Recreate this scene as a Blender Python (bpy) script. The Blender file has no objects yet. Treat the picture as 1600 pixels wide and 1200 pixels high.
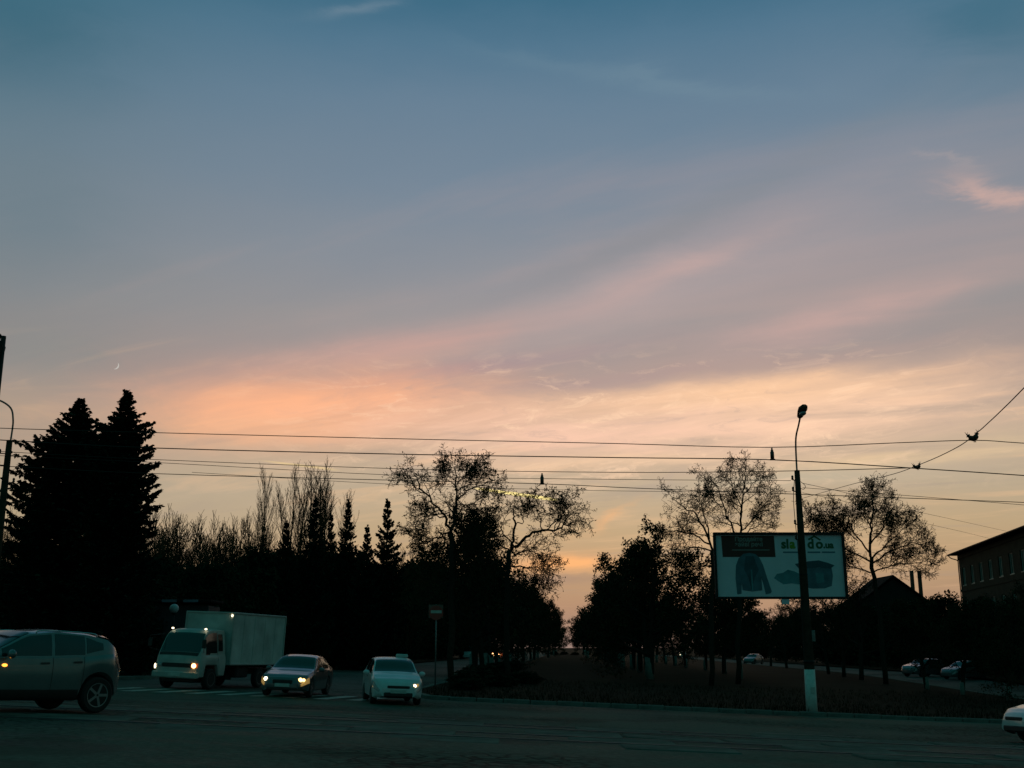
import bpy, math, random
from mathutils import Vector, Matrix, Quaternion

# ------------------------------------------------------------------ camera
SC = bpy.context.scene
COL = SC.collection
F = 1700.0                       # focal length in photograph pixels (1600 wide)
PITCH = math.atan(412 / F)
EYE = 1.5
CP, SP = math.cos(PITCH), math.sin(PITCH)
cam_d = bpy.data.cameras.new('camera')
cam_d.sensor_width = 36.0
cam_d.lens = 36.0 * F / 1600.0
cam_d.clip_start, cam_d.clip_end = 0.1, 20000
cam = bpy.data.objects.new('camera', cam_d)
COL.objects.link(cam)
cam.location = (0, 0, EYE)
cam.rotation_euler = (math.pi / 2 + PITCH, 0, 0)
SC.camera = cam


def ray(u, v):
    """pixel of the photograph -> (x per metre forward, z per metre forward)"""
    r, up = (u - 800) / F, (600 - v) / F
    y = CP - up * SP
    return r / y, (SP + up * CP) / y


def P(u, v, Y):
    a, b = ray(u, v)
    return Vector((a * Y, Y, EYE + b * Y))


def azel(u, v):
    a, b = ray(u, v)
    return math.degrees(math.atan2(a, 1)), math.degrees(math.atan2(b, math.hypot(a, 1)))


def lin(c):
    return tuple((x / 255 / 12.92) if x / 255 <= .04045 else ((x / 255 + .055) / 1.055) ** 2.4 for x in c)


# ------------------------------------------------------------------ world: dusk sky
SUN_AZ = 6.0          # degrees right of the street axis, just about at the horizon
SUN_EL = 1.0
W = bpy.data.worlds.new('World')
SC.world = W
W.use_nodes = True
NT = W.node_tree
NT.nodes.clear()


class G:
    """tiny helper for shader graphs"""
    def __init__(s, nt):
        s.nt = nt

    def n(s, t, **kw):
        nd = s.nt.nodes.new(t)
        for k, v in kw.items():
            setattr(nd, k, v)
        return nd

    def set(s, sock, val):
        if hasattr(val, 'is_output'):
            s.nt.links.new(val, sock)
        else:
            sock.default_value = val

    def m(s, op, a, b=0.0, c=0.0, clamp=False):
        nd = s.n('ShaderNodeMath', operation=op, use_clamp=clamp)
        s.set(nd.inputs[0], a)
        s.set(nd.inputs[1], b)
        s.set(nd.inputs[2], c)
        return nd.outputs[0]

    def mix(s, f, a, b, blend='MIX'):
        nd = s.n('ShaderNodeMix', data_type='RGBA', blend_type=blend)
        s.set(nd.inputs[0], f)
        for i, x in ((6, a), (7, b)):
            if not hasattr(x, 'is_output') and len(x) == 3:
                x = (*x, 1)
            s.set(nd.inputs[i], x)
        return nd.outputs[2]

    def ramp(s, f, stops, interp='LINEAR'):
        nd = s.n('ShaderNodeValToRGB')
        cr = nd.color_ramp
        cr.interpolation = interp
        while len(cr.elements) < len(stops):
            cr.elements.new(0.5)
        for e, (p, c) in zip(cr.elements, stops):
            e.position = p
            e.color = (*c, 1) if len(c) == 3 else c
        s.set(nd.inputs[0], f)
        return nd.outputs[0]

    def noise(s, vec, scale, detail=4, rough=.5, dist=0.0):
        nd = s.n('ShaderNodeTexNoise')
        if vec is not None:
            s.set(nd.inputs['Vector'], vec)
        nd.inputs['Scale'].default_value = scale
        nd.inputs['Detail'].default_value = detail
        nd.inputs['Roughness'].default_value = rough
        nd.inputs['Distortion'].default_value = dist
        return nd.outputs[0]

    def smooth(s, x, a, b, lo=0.0, hi=1.0):
        nd = s.n('ShaderNodeMapRange', interpolation_type='SMOOTHSTEP')
        s.set(nd.inputs[0], x)
        for i, q in enumerate((a, b, lo, hi)):
            nd.inputs[i + 1].default_value = q
        return nd.outputs[0]

    def xyz(s, x, y, z):
        nd = s.n('ShaderNodeCombineXYZ')
        for i, q in enumerate((x, y, z)):
            s.set(nd.inputs[i], q)
        return nd.outputs[0]


g = G(NT)
tc = g.n('ShaderNodeTexCoord')
sep = g.n('ShaderNodeSeparateXYZ')
NT.links.new(tc.outputs['Generated'], sep.inputs[0])
dx, dy, dz = sep.outputs
az = g.m('MULTIPLY', g.m('ARCTAN2', dx, dy), 57.2958)
el = g.m('MULTIPLY', g.m('ARCSINE', dz), 57.2958)
# soft wobble so that no cloud edge is a clean curve
wv = g.xyz(g.m('MULTIPLY', az, .06), g.m('MULTIPLY', el, .16), 0.0)
wob1 = g.m('SUBTRACT', g.noise(wv, 1.3, 5, .6), .5)
wob2 = g.m('SUBTRACT', g.noise(wv, 3.1, 6, .62, .6), .5)
elw = g.m('ADD', el, g.m('ADD', g.m('MULTIPLY', wob1, 1.3), g.m('MULTIPLY', wob2, .9)))
azw = g.m('ADD', az, g.m('MULTIPLY', wob2, 7.0))

FRONT = [(0, (146, 126, 118)), (2, (168, 136, 112)), (4, (186, 154, 118)), (6, (190, 164, 128)), (8, (189, 169, 141)),
         (10.3, (190, 169, 145)), (12.3, (180, 158, 142)), (13.6, (166, 148, 142)), (17, (152, 147, 147)), (20, (137, 142, 150)),
         (24, (117, 134, 150)), (28, (102, 127, 147)), (31, (82, 117, 140)), (33, (64, 107, 131)), (36, (46, 98, 116)), (45, (30, 94, 104)), (60, (20, 90, 90)), (90, (12, 82, 76))]
BACK = [(0, (30, 66, 60)), (10, (34, 84, 78)), (22, (34, 94, 92)), (42, (22, 94, 92)), (90, (12, 82, 76))]
e01 = g.m('DIVIDE', elw, 90.0, clamp=True)
front = g.ramp(e01, [(a / 90, lin(c)) for a, c in FRONT])
back = g.ramp(g.m('DIVIDE', el, 90.0, clamp=True), [(a / 90, lin(c)) for a, c in BACK])
daz = g.m('ABSOLUTE', g.m('SUBTRACT', az, SUN_AZ))
sky = g.mix(g.smooth(daz, 8, 92), front, back)
nish = g.n('ShaderNodeTexSky', sky_type='NISHITA')
nish.sun_disc = False
nish.sun_elevation = math.radians(SUN_EL)
nish.sun_rotation = math.radians(SUN_AZ)
nish.air_density, nish.dust_density, nish.ozone_density = 1.0, 1.6, 3.0
nsc = g.mix(1.0, nish.outputs[0], (.06, .06, .06), 'MULTIPLY')
sky = g.mix(.12, sky, nsc)

# high thin cloud deck: streaks lying along one wind direction
zz = g.m('ADD', g.m('MAXIMUM', dz, 0.0), .10)
px_, py_ = g.m('DIVIDE', dx, zz), g.m('DIVIDE', dy, zz)
WA = math.radians(-62)
al = g.m('ADD', g.m('MULTIPLY', px_, math.sin(WA)), g.m('MULTIPLY', py_, math.cos(WA)))
pe = g.m('SUBTRACT', g.m('MULTIPLY', px_, math.cos(WA)), g.m('MULTIPLY', py_, math.sin(WA)))
st = g.noise(g.xyz(g.m('MULTIPLY', al, .30), g.m('MULTIPLY', pe, 1.15), 3.7), 1.5, 6, .55, .35)
st2 = g.noise(g.xyz(g.m('MULTIPLY', al, .9), g.m('MULTIPLY', pe, 2.6), 9.1), 1.5, 6, .6, .5)
near = g.m('MULTIPLY', g.smooth(el, 6, 12), g.m('SUBTRACT', 1.0, g.smooth(el, 19, 31)))
near = g.m('MULTIPLY', near, g.m('SUBTRACT', 1.0, g.smooth(daz, 35, 80)))
sky = g.mix(g.m('MULTIPLY', g.m('MULTIPLY', g.smooth(st, .47, .68), near), .26), sky, lin((190, 156, 146)))
sky = g.mix(g.m('MULTIPLY', g.m('MULTIPLY', g.smooth(st, .50, .30), near), .20), sky, lin((118, 126, 136)))
low = g.m('MULTIPLY', g.smooth(el, 1.0, 5), g.m('SUBTRACT', 1.0, g.smooth(el, 12, 17)))
sky = g.mix(g.m('MULTIPLY', g.m('MULTIPLY', g.smooth(st2, .52, .72), low), .38), sky, lin((236, 188, 142)))
sky = g.mix(g.m('MULTIPLY', g.m('MULTIPLY', g.smooth(st2, .48, .30), low), .32), sky, lin((152, 138, 128)))

st3 = g.noise(g.xyz(g.m('MULTIPLY', azw, .11), g.m('MULTIPLY', elw, .42), 5.5), 2.2, 7, .66, 1.2)
wsp = g.m('MULTIPLY', g.smooth(el, 6.5, 9.5), g.m('SUBTRACT', 1.0, g.smooth(el, 12.5, 16)))
wsp = g.m('MULTIPLY', wsp, g.m('SUBTRACT', 1.0, g.smooth(g.m('ABSOLUTE', g.m('SUBTRACT', az, SUN_AZ)), 8, 24)))


def cloud(sky, u, v, su, sv, slope, col, amt, rag=.6):
    """one soft cloud bank: where it stands in the sky, its extent and its slant (degrees of sky)"""
    a0, e0 = azel(u, v)
    a1, e1 = azel(u + su, v)
    _, e2 = azel(u, v - sv)
    sa, se = abs(a1 - a0), abs(e2 - e0)
    A = g.m('SUBTRACT', azw, a0)
    E = g.m('SUBTRACT', g.m('SUBTRACT', elw, e0), g.m('MULTIPLY', A, slope))
    q = g.m('ADD', g.m('POWER', g.m('ABSOLUTE', g.m('DIVIDE', A, sa)), 2.0), g.m('POWER', g.m('ABSOLUTE', g.m('DIVIDE', E, se)), 2.0))
    gs = g.m('EXPONENT', g.m('MULTIPLY', q, -1.0))
    tex = g.m('ADD', 1.0 - rag, g.m('MULTIPLY', g.smooth(st2, .25, .75), 2 * rag))
    return g.mix(g.m('MULTIPLY', g.m('MULTIPLY', gs, tex), amt, clamp=True), sky, lin(col))


for c in [
    (980, 455, 400, 70, .26, (176, 158, 156), .38, .4),
    (1060, 350, 330, 24, .36, (122, 128, 134), .45, .3),
    (1050, 425, 150, 22, .34, (188, 158, 152), .45, .5),
    (610, 545, 220, 24, .18, (194, 154, 144), .62, .4),
    (720, 578, 200, 15, .14, (150, 134, 140), .70, .3),
    (500, 636, 270, 54, .05, (240, 170, 128), .95, .30),
    (420, 668, 190, 26, .02, (238, 174, 130), .50, .4),
    (1150, 618, 340, 32, .05, (250, 200, 156), 1.0, .35),
    (1200, 660, 360, 46, .03, (240, 198, 166), .75, .65),
    (860, 672, 320, 40, -.02, (238, 192, 166), .75, .65),
    (1010, 588, 270, 11, .06, (164, 142, 138), .75, .3),
    (1270, 505, 230, 32, .18, (192, 158, 150), .60, .4),
    (1250, 565, 260, 13, .10, (168, 146, 139), .60, .4),
    (1440, 560, 170, 16, .16, (156, 142, 138), .45, .4),
    (1440, 712, 240, 14, .06, (228, 196, 152), .50, .6),
    (1000, 722, 240, 10, .0, (232, 194, 158), .50, .7),
    (1240, 752, 260, 16, .03, (182, 170, 146), .60, .4),
    (880, 880, 75, 13, .03, (242, 174, 114), .95, .2),
    (860, 905, 90, 9, .0, (152, 126, 112), .50, .2),
    (950, 812, 40, 9, .55, (222, 170, 122), .55, .3),
    (300, 790, 220, 55, .0, (176, 160, 138), .5, .3),
    (1556, 302, 75, 16, -.42, (200, 164, 152), .70, .6),
    (1470, 255, 40, 9, -.42, (166, 152, 150), .45, .5),
    (1010, 125, 230, 14, -.18, (112, 136, 150), .28, .5),
    (560, 8, 60, 9, .25, (118, 136, 150), .30, .6),
    (60, 560, 140, 60, .0, (128, 132, 130), .6, .2),
    (60, 690, 170, 50, .0, (166, 142, 124), .5, .3),
    (30, 320, 170, 150, .0, (98, 117, 127), .5, .2),
    (10, 20, 190, 130, .0, (44, 92, 110), .6, .2),
    (1590, 10, 150, 90, .0, (52, 98, 118), .6, .2),
]:
    sky = cloud(sky, *c)
sky = g.mix(g.m('MULTIPLY', g.m('MULTIPLY', g.smooth(st3, .50, .74), wsp), .62), sky, lin((252, 210, 174)))
sky = g.mix(g.m('MULTIPLY', g.m('MULTIPLY', g.smooth(st3, .46, .28), wsp), .40), sky, lin((172, 152, 142)))
sky = g.mix(g.smooth(el, 0.0, -1.5), sky, (.012, .014, .012))
bg = g.n('ShaderNodeBackground')
NT.links.new(sky, bg.inputs[0])
bg.inputs[1].default_value = 1.15
wo = g.n('ShaderNodeOutputWorld')
NT.links.new(bg.outputs[0], wo.inputs[0])

# the last warm light of the set sun
sd = bpy.data.lights.new('sun', 'SUN')
sd.energy = 0.04
sd.angle = math.radians(4)
sd.color = (1.0, .62, .38)
so = bpy.data.objects.new('sun', sd)
COL.objects.link(so)
sv = Vector((math.sin(math.radians(SUN_AZ)) * math.cos(math.radians(SUN_EL)), math.cos(math.radians(SUN_AZ)) * math.cos(math.radians(SUN_EL)), math.sin(math.radians(SUN_EL))))
so.rotation_euler = sv.to_track_quat('Z', 'Y').to_euler()
so.location = (0, 0, 60)

SC.view_settings.view_transform = 'Standard'
SC.view_settings.look = 'None'
SC.view_settings.exposure = 0.0
SC.view_settings.gamma = 1.0
SC.view_settings.use_curve_mapping = False
SC.cycles.use_denoising = True
SC.cycles.max_bounces = 3
SC.cycles.diffuse_bounces = 2
SC.cycles.glossy_bounces = 2


# ------------------------------------------------------------------ materials
def mat(name, col, rough=.8, metal=0.0, var=.25, scale=6.0, bump=0.0, bscale=30.0, spec=.5, obj_coord=True, col2=None, coat=0.0):
    m = bpy.data.materials.new(name)
    m.use_nodes = True
    nt = m.node_tree
    gg = G(nt)
    b = nt.nodes['Principled BSDF']
    b.inputs['Roughness'].default_value = rough
    b.inputs['Metallic'].default_value = metal
    b.inputs['Specular IOR Level'].default_value = spec
    b.inputs['Coat Weight'].default_value = coat
    t = gg.n('ShaderNodeTexCoord')
    nz = gg.noise(t.outputs['Object'], scale, 5, .6)
    c2 = col2 or tuple(x * (1 - var) for x in col)
    c1 = tuple(min(1, x * (1 + var * .6)) for x in col) if col2 is None else col
    nt.links.new(gg.ramp(nz, [(.30, c2), (.70, c1)]), b.inputs['Base Color'])
    if bump:
        bp = gg.n('ShaderNodeBump')
        bp.inputs['Strength'].default_value = bump
        bp.inputs['Distance'].default_value = .02
        nt.links.new(gg.noise(t.outputs['Object'], bscale, 4, .6), bp.inputs['Height'])
        nt.links.new(bp.outputs[0], b.inputs['Normal'])
    return m


def emit(name, col, s, base=(.5, .5, .5)):
    m = bpy.data.materials.new(name)
    m.use_nodes = True
    gg = G(m.node_tree)
    b = m.node_tree.nodes['Principled BSDF']
    b.inputs['Base Color'].default_value = (*base, 1)
    # a hotter middle where the filament is
    t = gg.n('ShaderNodeTexCoord')
    nz = gg.noise(t.outputs['Object'], 9, 2)
    m.node_tree.links.new(gg.ramp(nz, [(.2, tuple(x * .75 for x in col)), (.7, col)]), b.inputs['Emission Color'])
    b.inputs['Emission Strength'].default_value = s
    return m


M = {}
M['bark'] = mat('bark', (.045, .034, .026), .95, var=.4, scale=9, bump=.6, spec=.04)
M['twig'] = mat('twig', (.035, .025, .019), .95, var=.4, scale=5, spec=.04)
M['reed_twig'] = mat('reddish_twig', (.10, .055, .03), .9, var=.4, scale=3, spec=.04)
M['leaf'] = mat('withered_leaf', (.05, .040, .020), .9, var=.5, scale=2, spec=.04)
M['needle'] = mat('spruce_needle', (.020, .032, .022), .9, var=.45, scale=1.5, spec=.04)
M['evergreen'] = mat('evergreen_leaf', (.026, .034, .018), .9, var=.5, scale=1.2, spec=.04)
M['whitewash'] = mat('whitewash', (.20, .20, .18), .9, var=.3, scale=7, bump=.3)
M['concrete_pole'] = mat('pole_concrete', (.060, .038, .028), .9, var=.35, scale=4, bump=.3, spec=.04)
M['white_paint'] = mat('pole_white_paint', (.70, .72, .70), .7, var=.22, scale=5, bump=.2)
M['steel'] = mat('galvanised_steel', (.20, .20, .20), .55, .6, var=.25, scale=8)
M['dark_steel'] = mat('dark_steel', (.022, .020, .020), .8, .2, var=.3, scale=8)
M['rust'] = mat('rusty_steel', (.16, .065, .045), .8, .2, var=.4, scale=10)
M['porcelain'] = mat('brown_porcelain', (.07, .03, .02), .35, var=.2)
M['wire'] = mat('wire', (.03, .026, .024), .7, .3, var=.1)
M['rubber'] = mat('tyre_rubber', (.018, .018, .018), .9, var=.2, scale=20)
M['rim'] = mat('alloy_rim', (.26, .27, .28), .4, .6, var=.15)
M['steel_rim'] = mat('steel_rim', (.16, .16, .16), .5, .6, var=.25)
M['plastic'] = mat('black_plastic', (.02, .02, .02), .6, var=.2)
M['glass'] = mat('dark_window_glass', (.015, .02, .022), .08, var=.2, scale=2, spec=.8)
M['plate'] = mat('number_plate', (.55, .55, .52), .6, var=.15)
M['lamp_off'] = mat('clear_lamp_lens', (.35, .38, .40), .12, var=.3, scale=12, spec=.8)
M['tail_lens'] = mat('tail_lens', (.40, .20, .18), .2, var=.3, scale=12)
M['chrome'] = mat('chrome', (.55, .55, .55), .2, 1.0, var=.1)
M['white_car'] = mat('white_car_paint', (.66, .66, .68), .35, var=.10, scale=3, coat=.6)
M['silver_car'] = mat('grey_car_paint', (.17, .19, .195), .24, .35, var=.12, scale=3, coat=.7)
M['dark_car'] = mat('dark_car_paint', (.12, .115, .125), .28, .3, var=.15, scale=3, coat=.8)
M['pale_car'] = mat('pale_car_paint', (.11, .125, .13), .35, .3, var=.12, scale=3, coat=.5)
M['truck_white'] = mat('truck_white_paint', (.42, .42, .40), .5, var=.22, scale=2.5, coat=.2)
M['box_panel'] = mat('cargo_box_sheet', (.50, .53, .51), .7, var=.34, scale=1.1, bump=.15, bscale=8)
M['headlamp'] = emit('lit_headlamp', (1.0, .80, .45), 6.0)
M['headlamp_y'] = emit('lit_yellow_headlamp', (1.0, .66, .22), 4.5)
M['headlamp_o'] = emit('lit_orange_lamp', (1.0, .50, .18), 8.0)
M['amber'] = emit('lit_amber_indicator', (1.0, .38, .04), 3.0)
M['amber_dim'] = emit('glowing_amber_lens', (1.0, .16, .03), .35, (.3, .08, .03))
M['yellow_dim'] = emit('glowing_lamp_reflector', (.9, .50, .12), .30, (.4, .35, .2))
M['red_glow'] = emit('red_lamp_halo', (1.0, .12, .02), 1.0, (.3, .05, .02))  # halo glow round the distant headlamps, not a lens
M['marker'] = emit('lit_marker_lamp', (1.0, .86, .55), 3.0)
M['globe'] = mat('opal_globe', (.55, .56, .60), .4, var=.08)
M['sign_red'] = mat('sign_red', (.40, .04, .03), .5, var=.2)
M['sign_white'] = mat('sign_white', (.55, .50, .46), .5, var=.15)
M['sign_back'] = mat('sign_back_plate', (.20, .09, .07), .6, var=.25)
M['poster'] = mat('poster_paper', (.86, .76, .84), .75, var=.10, scale=.8)
M['poster_brown'] = mat('poster_brown', (.13, .035, .03), .75, var=.15)
M['print_white'] = mat('print_white', (.34, .30, .28), .8, var=.05)
M['print_blue'] = mat('print_blue', (.12, .18, .23), .8, var=.3, scale=3)
M['print_navy'] = mat('print_navy', (.06, .10, .13), .8, var=.3, scale=3)
M['print_teal'] = mat('print_teal', (.14, .30, .35), .8, var=.35, scale=2)
M['print_green'] = mat('print_green', (.02, .13, .06), .8, var=.1)
M['print_lime'] = mat('print_lime', (.22, .34, .03), .8, var=.1)
M['print_fine'] = mat('print_fine_type', (.10, .20, .26), .8, var=.1)
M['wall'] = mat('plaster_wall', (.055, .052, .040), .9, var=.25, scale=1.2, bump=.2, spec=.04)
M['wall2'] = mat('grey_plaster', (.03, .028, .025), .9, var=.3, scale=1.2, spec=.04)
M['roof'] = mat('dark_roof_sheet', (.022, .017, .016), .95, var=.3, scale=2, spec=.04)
M['brick'] = mat('chimney_brick', (.13, .055, .04), .9, var=.3, scale=9)
M['frame'] = mat('window_frame_paint', (.36, .40, .36), .6, var=.15)
M['house_glass'] = mat('house_window_glass', (.05, .07, .07), .1, var=.3, scale=2, spec=.9)
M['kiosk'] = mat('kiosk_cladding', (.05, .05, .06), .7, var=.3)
M['kiosk_sign'] = mat('kiosk_sign_panel', (.20, .20, .27), .6, var=.3, scale=6)
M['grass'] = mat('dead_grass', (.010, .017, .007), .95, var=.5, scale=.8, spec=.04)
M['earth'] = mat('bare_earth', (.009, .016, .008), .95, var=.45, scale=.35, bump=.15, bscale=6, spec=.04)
M['kerb'] = mat('kerb_stone', (.17, .165, .15), .9, var=.3, scale=4, bump=.3, spec=.04)
M['slab'] = mat('concrete_slab', (.11, .13, .115), .9, var=.45, scale=1.6, bump=.4, bscale=14, spec=.04)
M['rail'] = mat('worn_rail', (.08, .085, .08), .62, .5, var=.3, scale=6)
M['paint'] = mat('worn_road_paint', (.42, .42, .40), .8, var=.55, scale=5)


def asphalt(name, c1, c2):
    m = bpy.data.materials.new(name)
    m.use_nodes = True
    nt = m.node_tree
    gg = G(nt)
    b = nt.nodes['Principled BSDF']
    t = gg.n('ShaderNodeTexCoord')
    mp = gg.n('ShaderNodeMapping')
    mp.inputs['Scale'].default_value = (.22, 1.3, 1)
    nt.links.new(t.outputs['Object'], mp.inputs[0])
    wear = gg.noise(mp.outputs[0], .6, 6, .65, .4)
    fine = gg.noise(t.outputs['Object'], 9, 5, .7)
    patch = gg.noise(t.outputs['Object'], .25, 3, .5)
    base = gg.mix(gg.smooth(wear, .35, .66), c2, c1)
    base = gg.mix(gg.m('MULTIPLY', gg.smooth(fine, .35, .75), .45), base, tuple(min(1, x * 2.2) for x in c1))
    base = gg.mix(gg.m('MULTIPLY', gg.smooth(patch, .55, .60), .45), base, tuple(x * .55 for x in c2))
    vo = gg.n('ShaderNodeTexVoronoi', feature='DISTANCE_TO_EDGE')
    mp2 = gg.n('ShaderNodeMapping')
    mp2.inputs['Scale'].default_value = (3.2, 4.6, 1)
    nt.links.new(t.outputs['Object'], mp2.inputs[0])
    nt.links.new(mp2.outputs[0], vo.inputs['Vector'])
    vo.inputs['Scale'].default_value = 1.0
    joint = gg.smooth(vo.outputs[0], .02, .16)
    cob = gg.smooth(gg.noise(t.outputs['Object'], .12, 3, .5), .42, .58)
    base = gg.mix(gg.m('MULTIPLY', gg.m('SUBTRACT', 1.0, joint), cob), base, tuple(x * .35 for x in c2))
    nt.links.new(base, b.inputs['Base Color'])
    nt.links.new(gg.smooth(wear, .3, .7, .62, .9), b.inputs['Roughness'])
    b.inputs['Specular IOR Level'].default_value = .06
    bp = gg.n('ShaderNodeBump')
    bp.inputs['Strength'].default_value = .7
    bp.inputs['Distance'].default_value = .03
    nt.links.new(gg.m('ADD', gg.m('ADD', fine, wear), gg.m('MULTIPLY', joint, cob)), bp.inputs['Height'])
    nt.links.new(bp.outputs[0], b.inputs['Normal'])
    return m


M['asphalt'] = asphalt('asphalt', (.068, .098, .078), (.038, .056, .044))  # teal cast of the dusk light put into the base colour as green
M['asphalt_pale'] = asphalt('asphalt_pale', (.11, .105, .095), (.08, .076, .068))


# ------------------------------------------------------------------ mesh helpers
class MB:
    def __init__(s):
        s.v, s.f = [], []

    def add(s, vs, fs):
        o = len(s.v)
        s.v.extend(vs)
        s.f.extend([tuple(i + o for i in f) for f in fs])

    def box(s, c, d, rot=None):
        c = Vector(c)
        vs = []
        for sx in (-.5, .5):
            for sy in (-.5, .5):
                for sz in (-.5, .5):
                    p = Vector((sx * d[0], sy * d[1], sz * d[2]))
                    if rot is not None:
                        p = rot @ p
                    vs.append(tuple(c + p))
        s.add(vs, [(0, 1, 3, 2), (4, 6, 7, 5), (0, 4, 5, 1), (2, 3, 7, 6), (0, 2, 6, 4), (1, 5, 7, 3)])
        return s

    def bevel_box(s, c, d, b=.03):
        """box with its vertical and horizontal edges cut"""
        c = Vector(c)
        hx, hy, hz = d[0] / 2, d[1] / 2, d[2] / 2
        rings = []
        for z, i in ((-hz, b), (-hz + b, 0), (hz - b, 0), (hz, b)):
            x, y = hx - i, hy - i
            k = b
            rings.append([(x, y - k), (x - k, y), (-x + k, y), (-x, y - k), (-x, -y + k), (-x + k, -y), (x - k, -y), (x, -y + k)])
        vs, fs = [], []
        zs = (-hz, -hz + b, hz - b, hz)
        for r, z in zip(rings, zs):
            vs += [(c.x + a, c.y + q, c.z + z) for a, q in r]
        for k in range(3):
            for i in range(8):
                j = (i + 1) % 8
                fs.append((k * 8 + i, k * 8 + j, k * 8 + 8 + j, k * 8 + 8 + i))
        fs.append(tuple(range(7, -1, -1)))
        fs.append(tuple(range(24, 32)))
        s.add(vs, fs)
        return s

    def tube(s, pts, rads, n=6, cap=True):
        pts = [Vector(p) for p in pts]
        if not isinstance(rads, (list, tuple)):
            rads = [rads] * len(pts)
        vs, fs = [], []
        a = None
        for i, p in enumerate(pts):
            d = (pts[min(i + 1, len(pts) - 1)] - pts[max(i - 1, 0)])
            if d.length < 1e-9:
                d = Vector((0, 0, 1))
            d.normalize()
            if a is None:
                a = d.cross(Vector((0, 0, 1)))
                if a.length < .05:
                    a = d.cross(Vector((1, 0, 0)))
            else:
                a = a - d * a.dot(d)
                if a.length < 1e-6:
                    a = d.cross(Vector((1, 0, .3)))
            a.normalize()
            b = d.cross(a)
            for k in range(n):
                t = 2 * math.pi * k / n
                q = p + (a * math.cos(t) + b * math.sin(t)) * rads[i]
                vs.append((q.x, q.y, q.z))
        for i in range(len(pts) - 1):
            for k in range(n):
                k2 = (k + 1) % n
                fs.append((i * n + k, i * n + k2, i * n + n + k2, i * n + n + k))
        if cap:
            fs.append(tuple(range(n - 1, -1, -1)))
            fs.append(tuple(range((len(pts) - 1) * n, len(pts) * n)))
        s.add(vs, fs)
        return s

    def lathe(s, prof, n=16, c=(0, 0, 0), axis='Z'):
        vs, fs = [], []
        for r, z in prof:
            for k in range(n):
                t = 2 * math.pi * k / n
                q = (r * math.cos(t), r * math.sin(t), z)
                if axis == 'Y':
                    q = (q[0], q[2], q[1])
                elif axis == 'X':
                    q = (q[2], q[0], q[1])
                vs.append((q[0] + c[0], q[1] + c[1], q[2] + c[2]))
        m = len(prof)
        for i in range(m - 1):
            for k in range(n):
                k2 = (k + 1) % n
                fs.append((i * n + k, i * n + k2, i * n + n + k2, i * n + n + k))
        fs.append(tuple(range(n - 1, -1, -1)))
        fs.append(tuple(range((m - 1) * n, m * n)))
        s.add(vs, fs)
        return s

    def ball(s, c, r, n=14, m=8):
        if not isinstance(r, (list, tuple)):
            r = (r, r, r)
        o = len(s.v)
        s.lathe([(max(.02, math.sin(math.pi * i / m)), -math.cos(math.pi * i / m)) for i in range(m + 1)], n)
        for i in range(o, len(s.v)):
            x, y, z = s.v[i]
            s.v[i] = (c[0] + x * r[0], c[1] + y * r[1], c[2] + z * r[2])
        return s

    def prism_y(s, outline, y0, y1):
        """outline of (x, z) points pushed from y0 to y1"""
        n = len(outline)
        vs = [(x, y0, z) for x, z in outline] + [(x, y1, z) for x, z in outline]
        fs = [tuple(range(n)), tuple(range(2 * n - 1, n - 1, -1))]
        for i in range(n):
            j = (i + 1) % n
            fs.append((i, n + i, n + j, j))
        s.add(vs, fs)
        return s

    def mesh(s, name):
        me = bpy.data.meshes.new(name)
        me.from_pydata(s.v, [], s.f)
        me.update()
        return me

    def build(s, name, m, parent=None, smooth=False, loc=None):
        me = s.mesh(name)
        me.materials.append(M[m])
        if smooth:
            me.polygons.foreach_set('use_smooth', [True] * len(me.polygons))
        o = bpy.data.objects.new(name, me)
        COL.objects.link(o)
        if parent:
            o.parent = parent
        if loc is not None:
            o.location = loc
        return o


def tag(o, label=None, cat=None, group=None, kind=None):
    for k, v in (('label', label), ('category', cat), ('group', group), ('kind', kind)):
        if v:
            o[k] = v
    return o


def empty(name, loc, rz=0.0, label=None, cat=None, group=None):
    o = bpy.data.objects.new(name, None)
    o.empty_display_size = .3
    COL.objects.link(o)
    o.location = loc
    o.rotation_euler = (0, 0, rz)
    return tag(o, label, cat, group)


def copy_tree(o, parent=None):
    c = o.copy()
    COL.objects.link(c)
    c.parent = parent
    for ch in o.children:
        copy_tree(ch, c)
    return c


def sst(a, b, x):
    t = max(0., min(1., (x - a) / (b - a)))
    return t * t * (3 - 2 * t)


# ------------------------------------------------------------------ terrain
AX = .0525           # the avenue runs this much to the right per metre


def gz(x, y):
    drop = 1.5 + .5 * sst(16, 38, y)
    k = .042 - .029 * sst(46, 110, y)
    xx = 42 * math.tanh(x / 42)
    return EYE - drop - k * xx


def GP(u, Y, v=900):
    a, _ = ray(u, 1050)
    return Vector((a * Y, Y, gz(a * Y, Y)))


def LP(lat, Y):
    x = lat + AX * Y
    return Vector((x, Y, gz(x, Y)))


def frange(a, b, st):
    n = max(1, int(round((b - a) / st)))
    return [a + (b - a) * i / n for i in range(n + 1)]


def sheet(name, xs_of_y, ys, off, m, nx=12, parent=None):
    """a ground sheet; xs_of_y(y) gives its left and right edge"""
    mb = MB()
    n = None
    for y in ys:
        a, b = xs_of_y(y)
        xs = [a + (b - a) * i / nx for i in range(nx + 1)]
        for x in xs:
            mb.v.append((x, y, gz(x, y) + off))
    w = nx + 1
    for j in range(len(ys) - 1):
        for i in range(nx):
            mb.f.append((j * w + i, j * w + i + 1, j * w + w + i + 1, j * w + w + i))
    o = mb.build(name, m, parent, True)
    if not parent:
        o['kind'] = 'structure'
    return o


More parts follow.
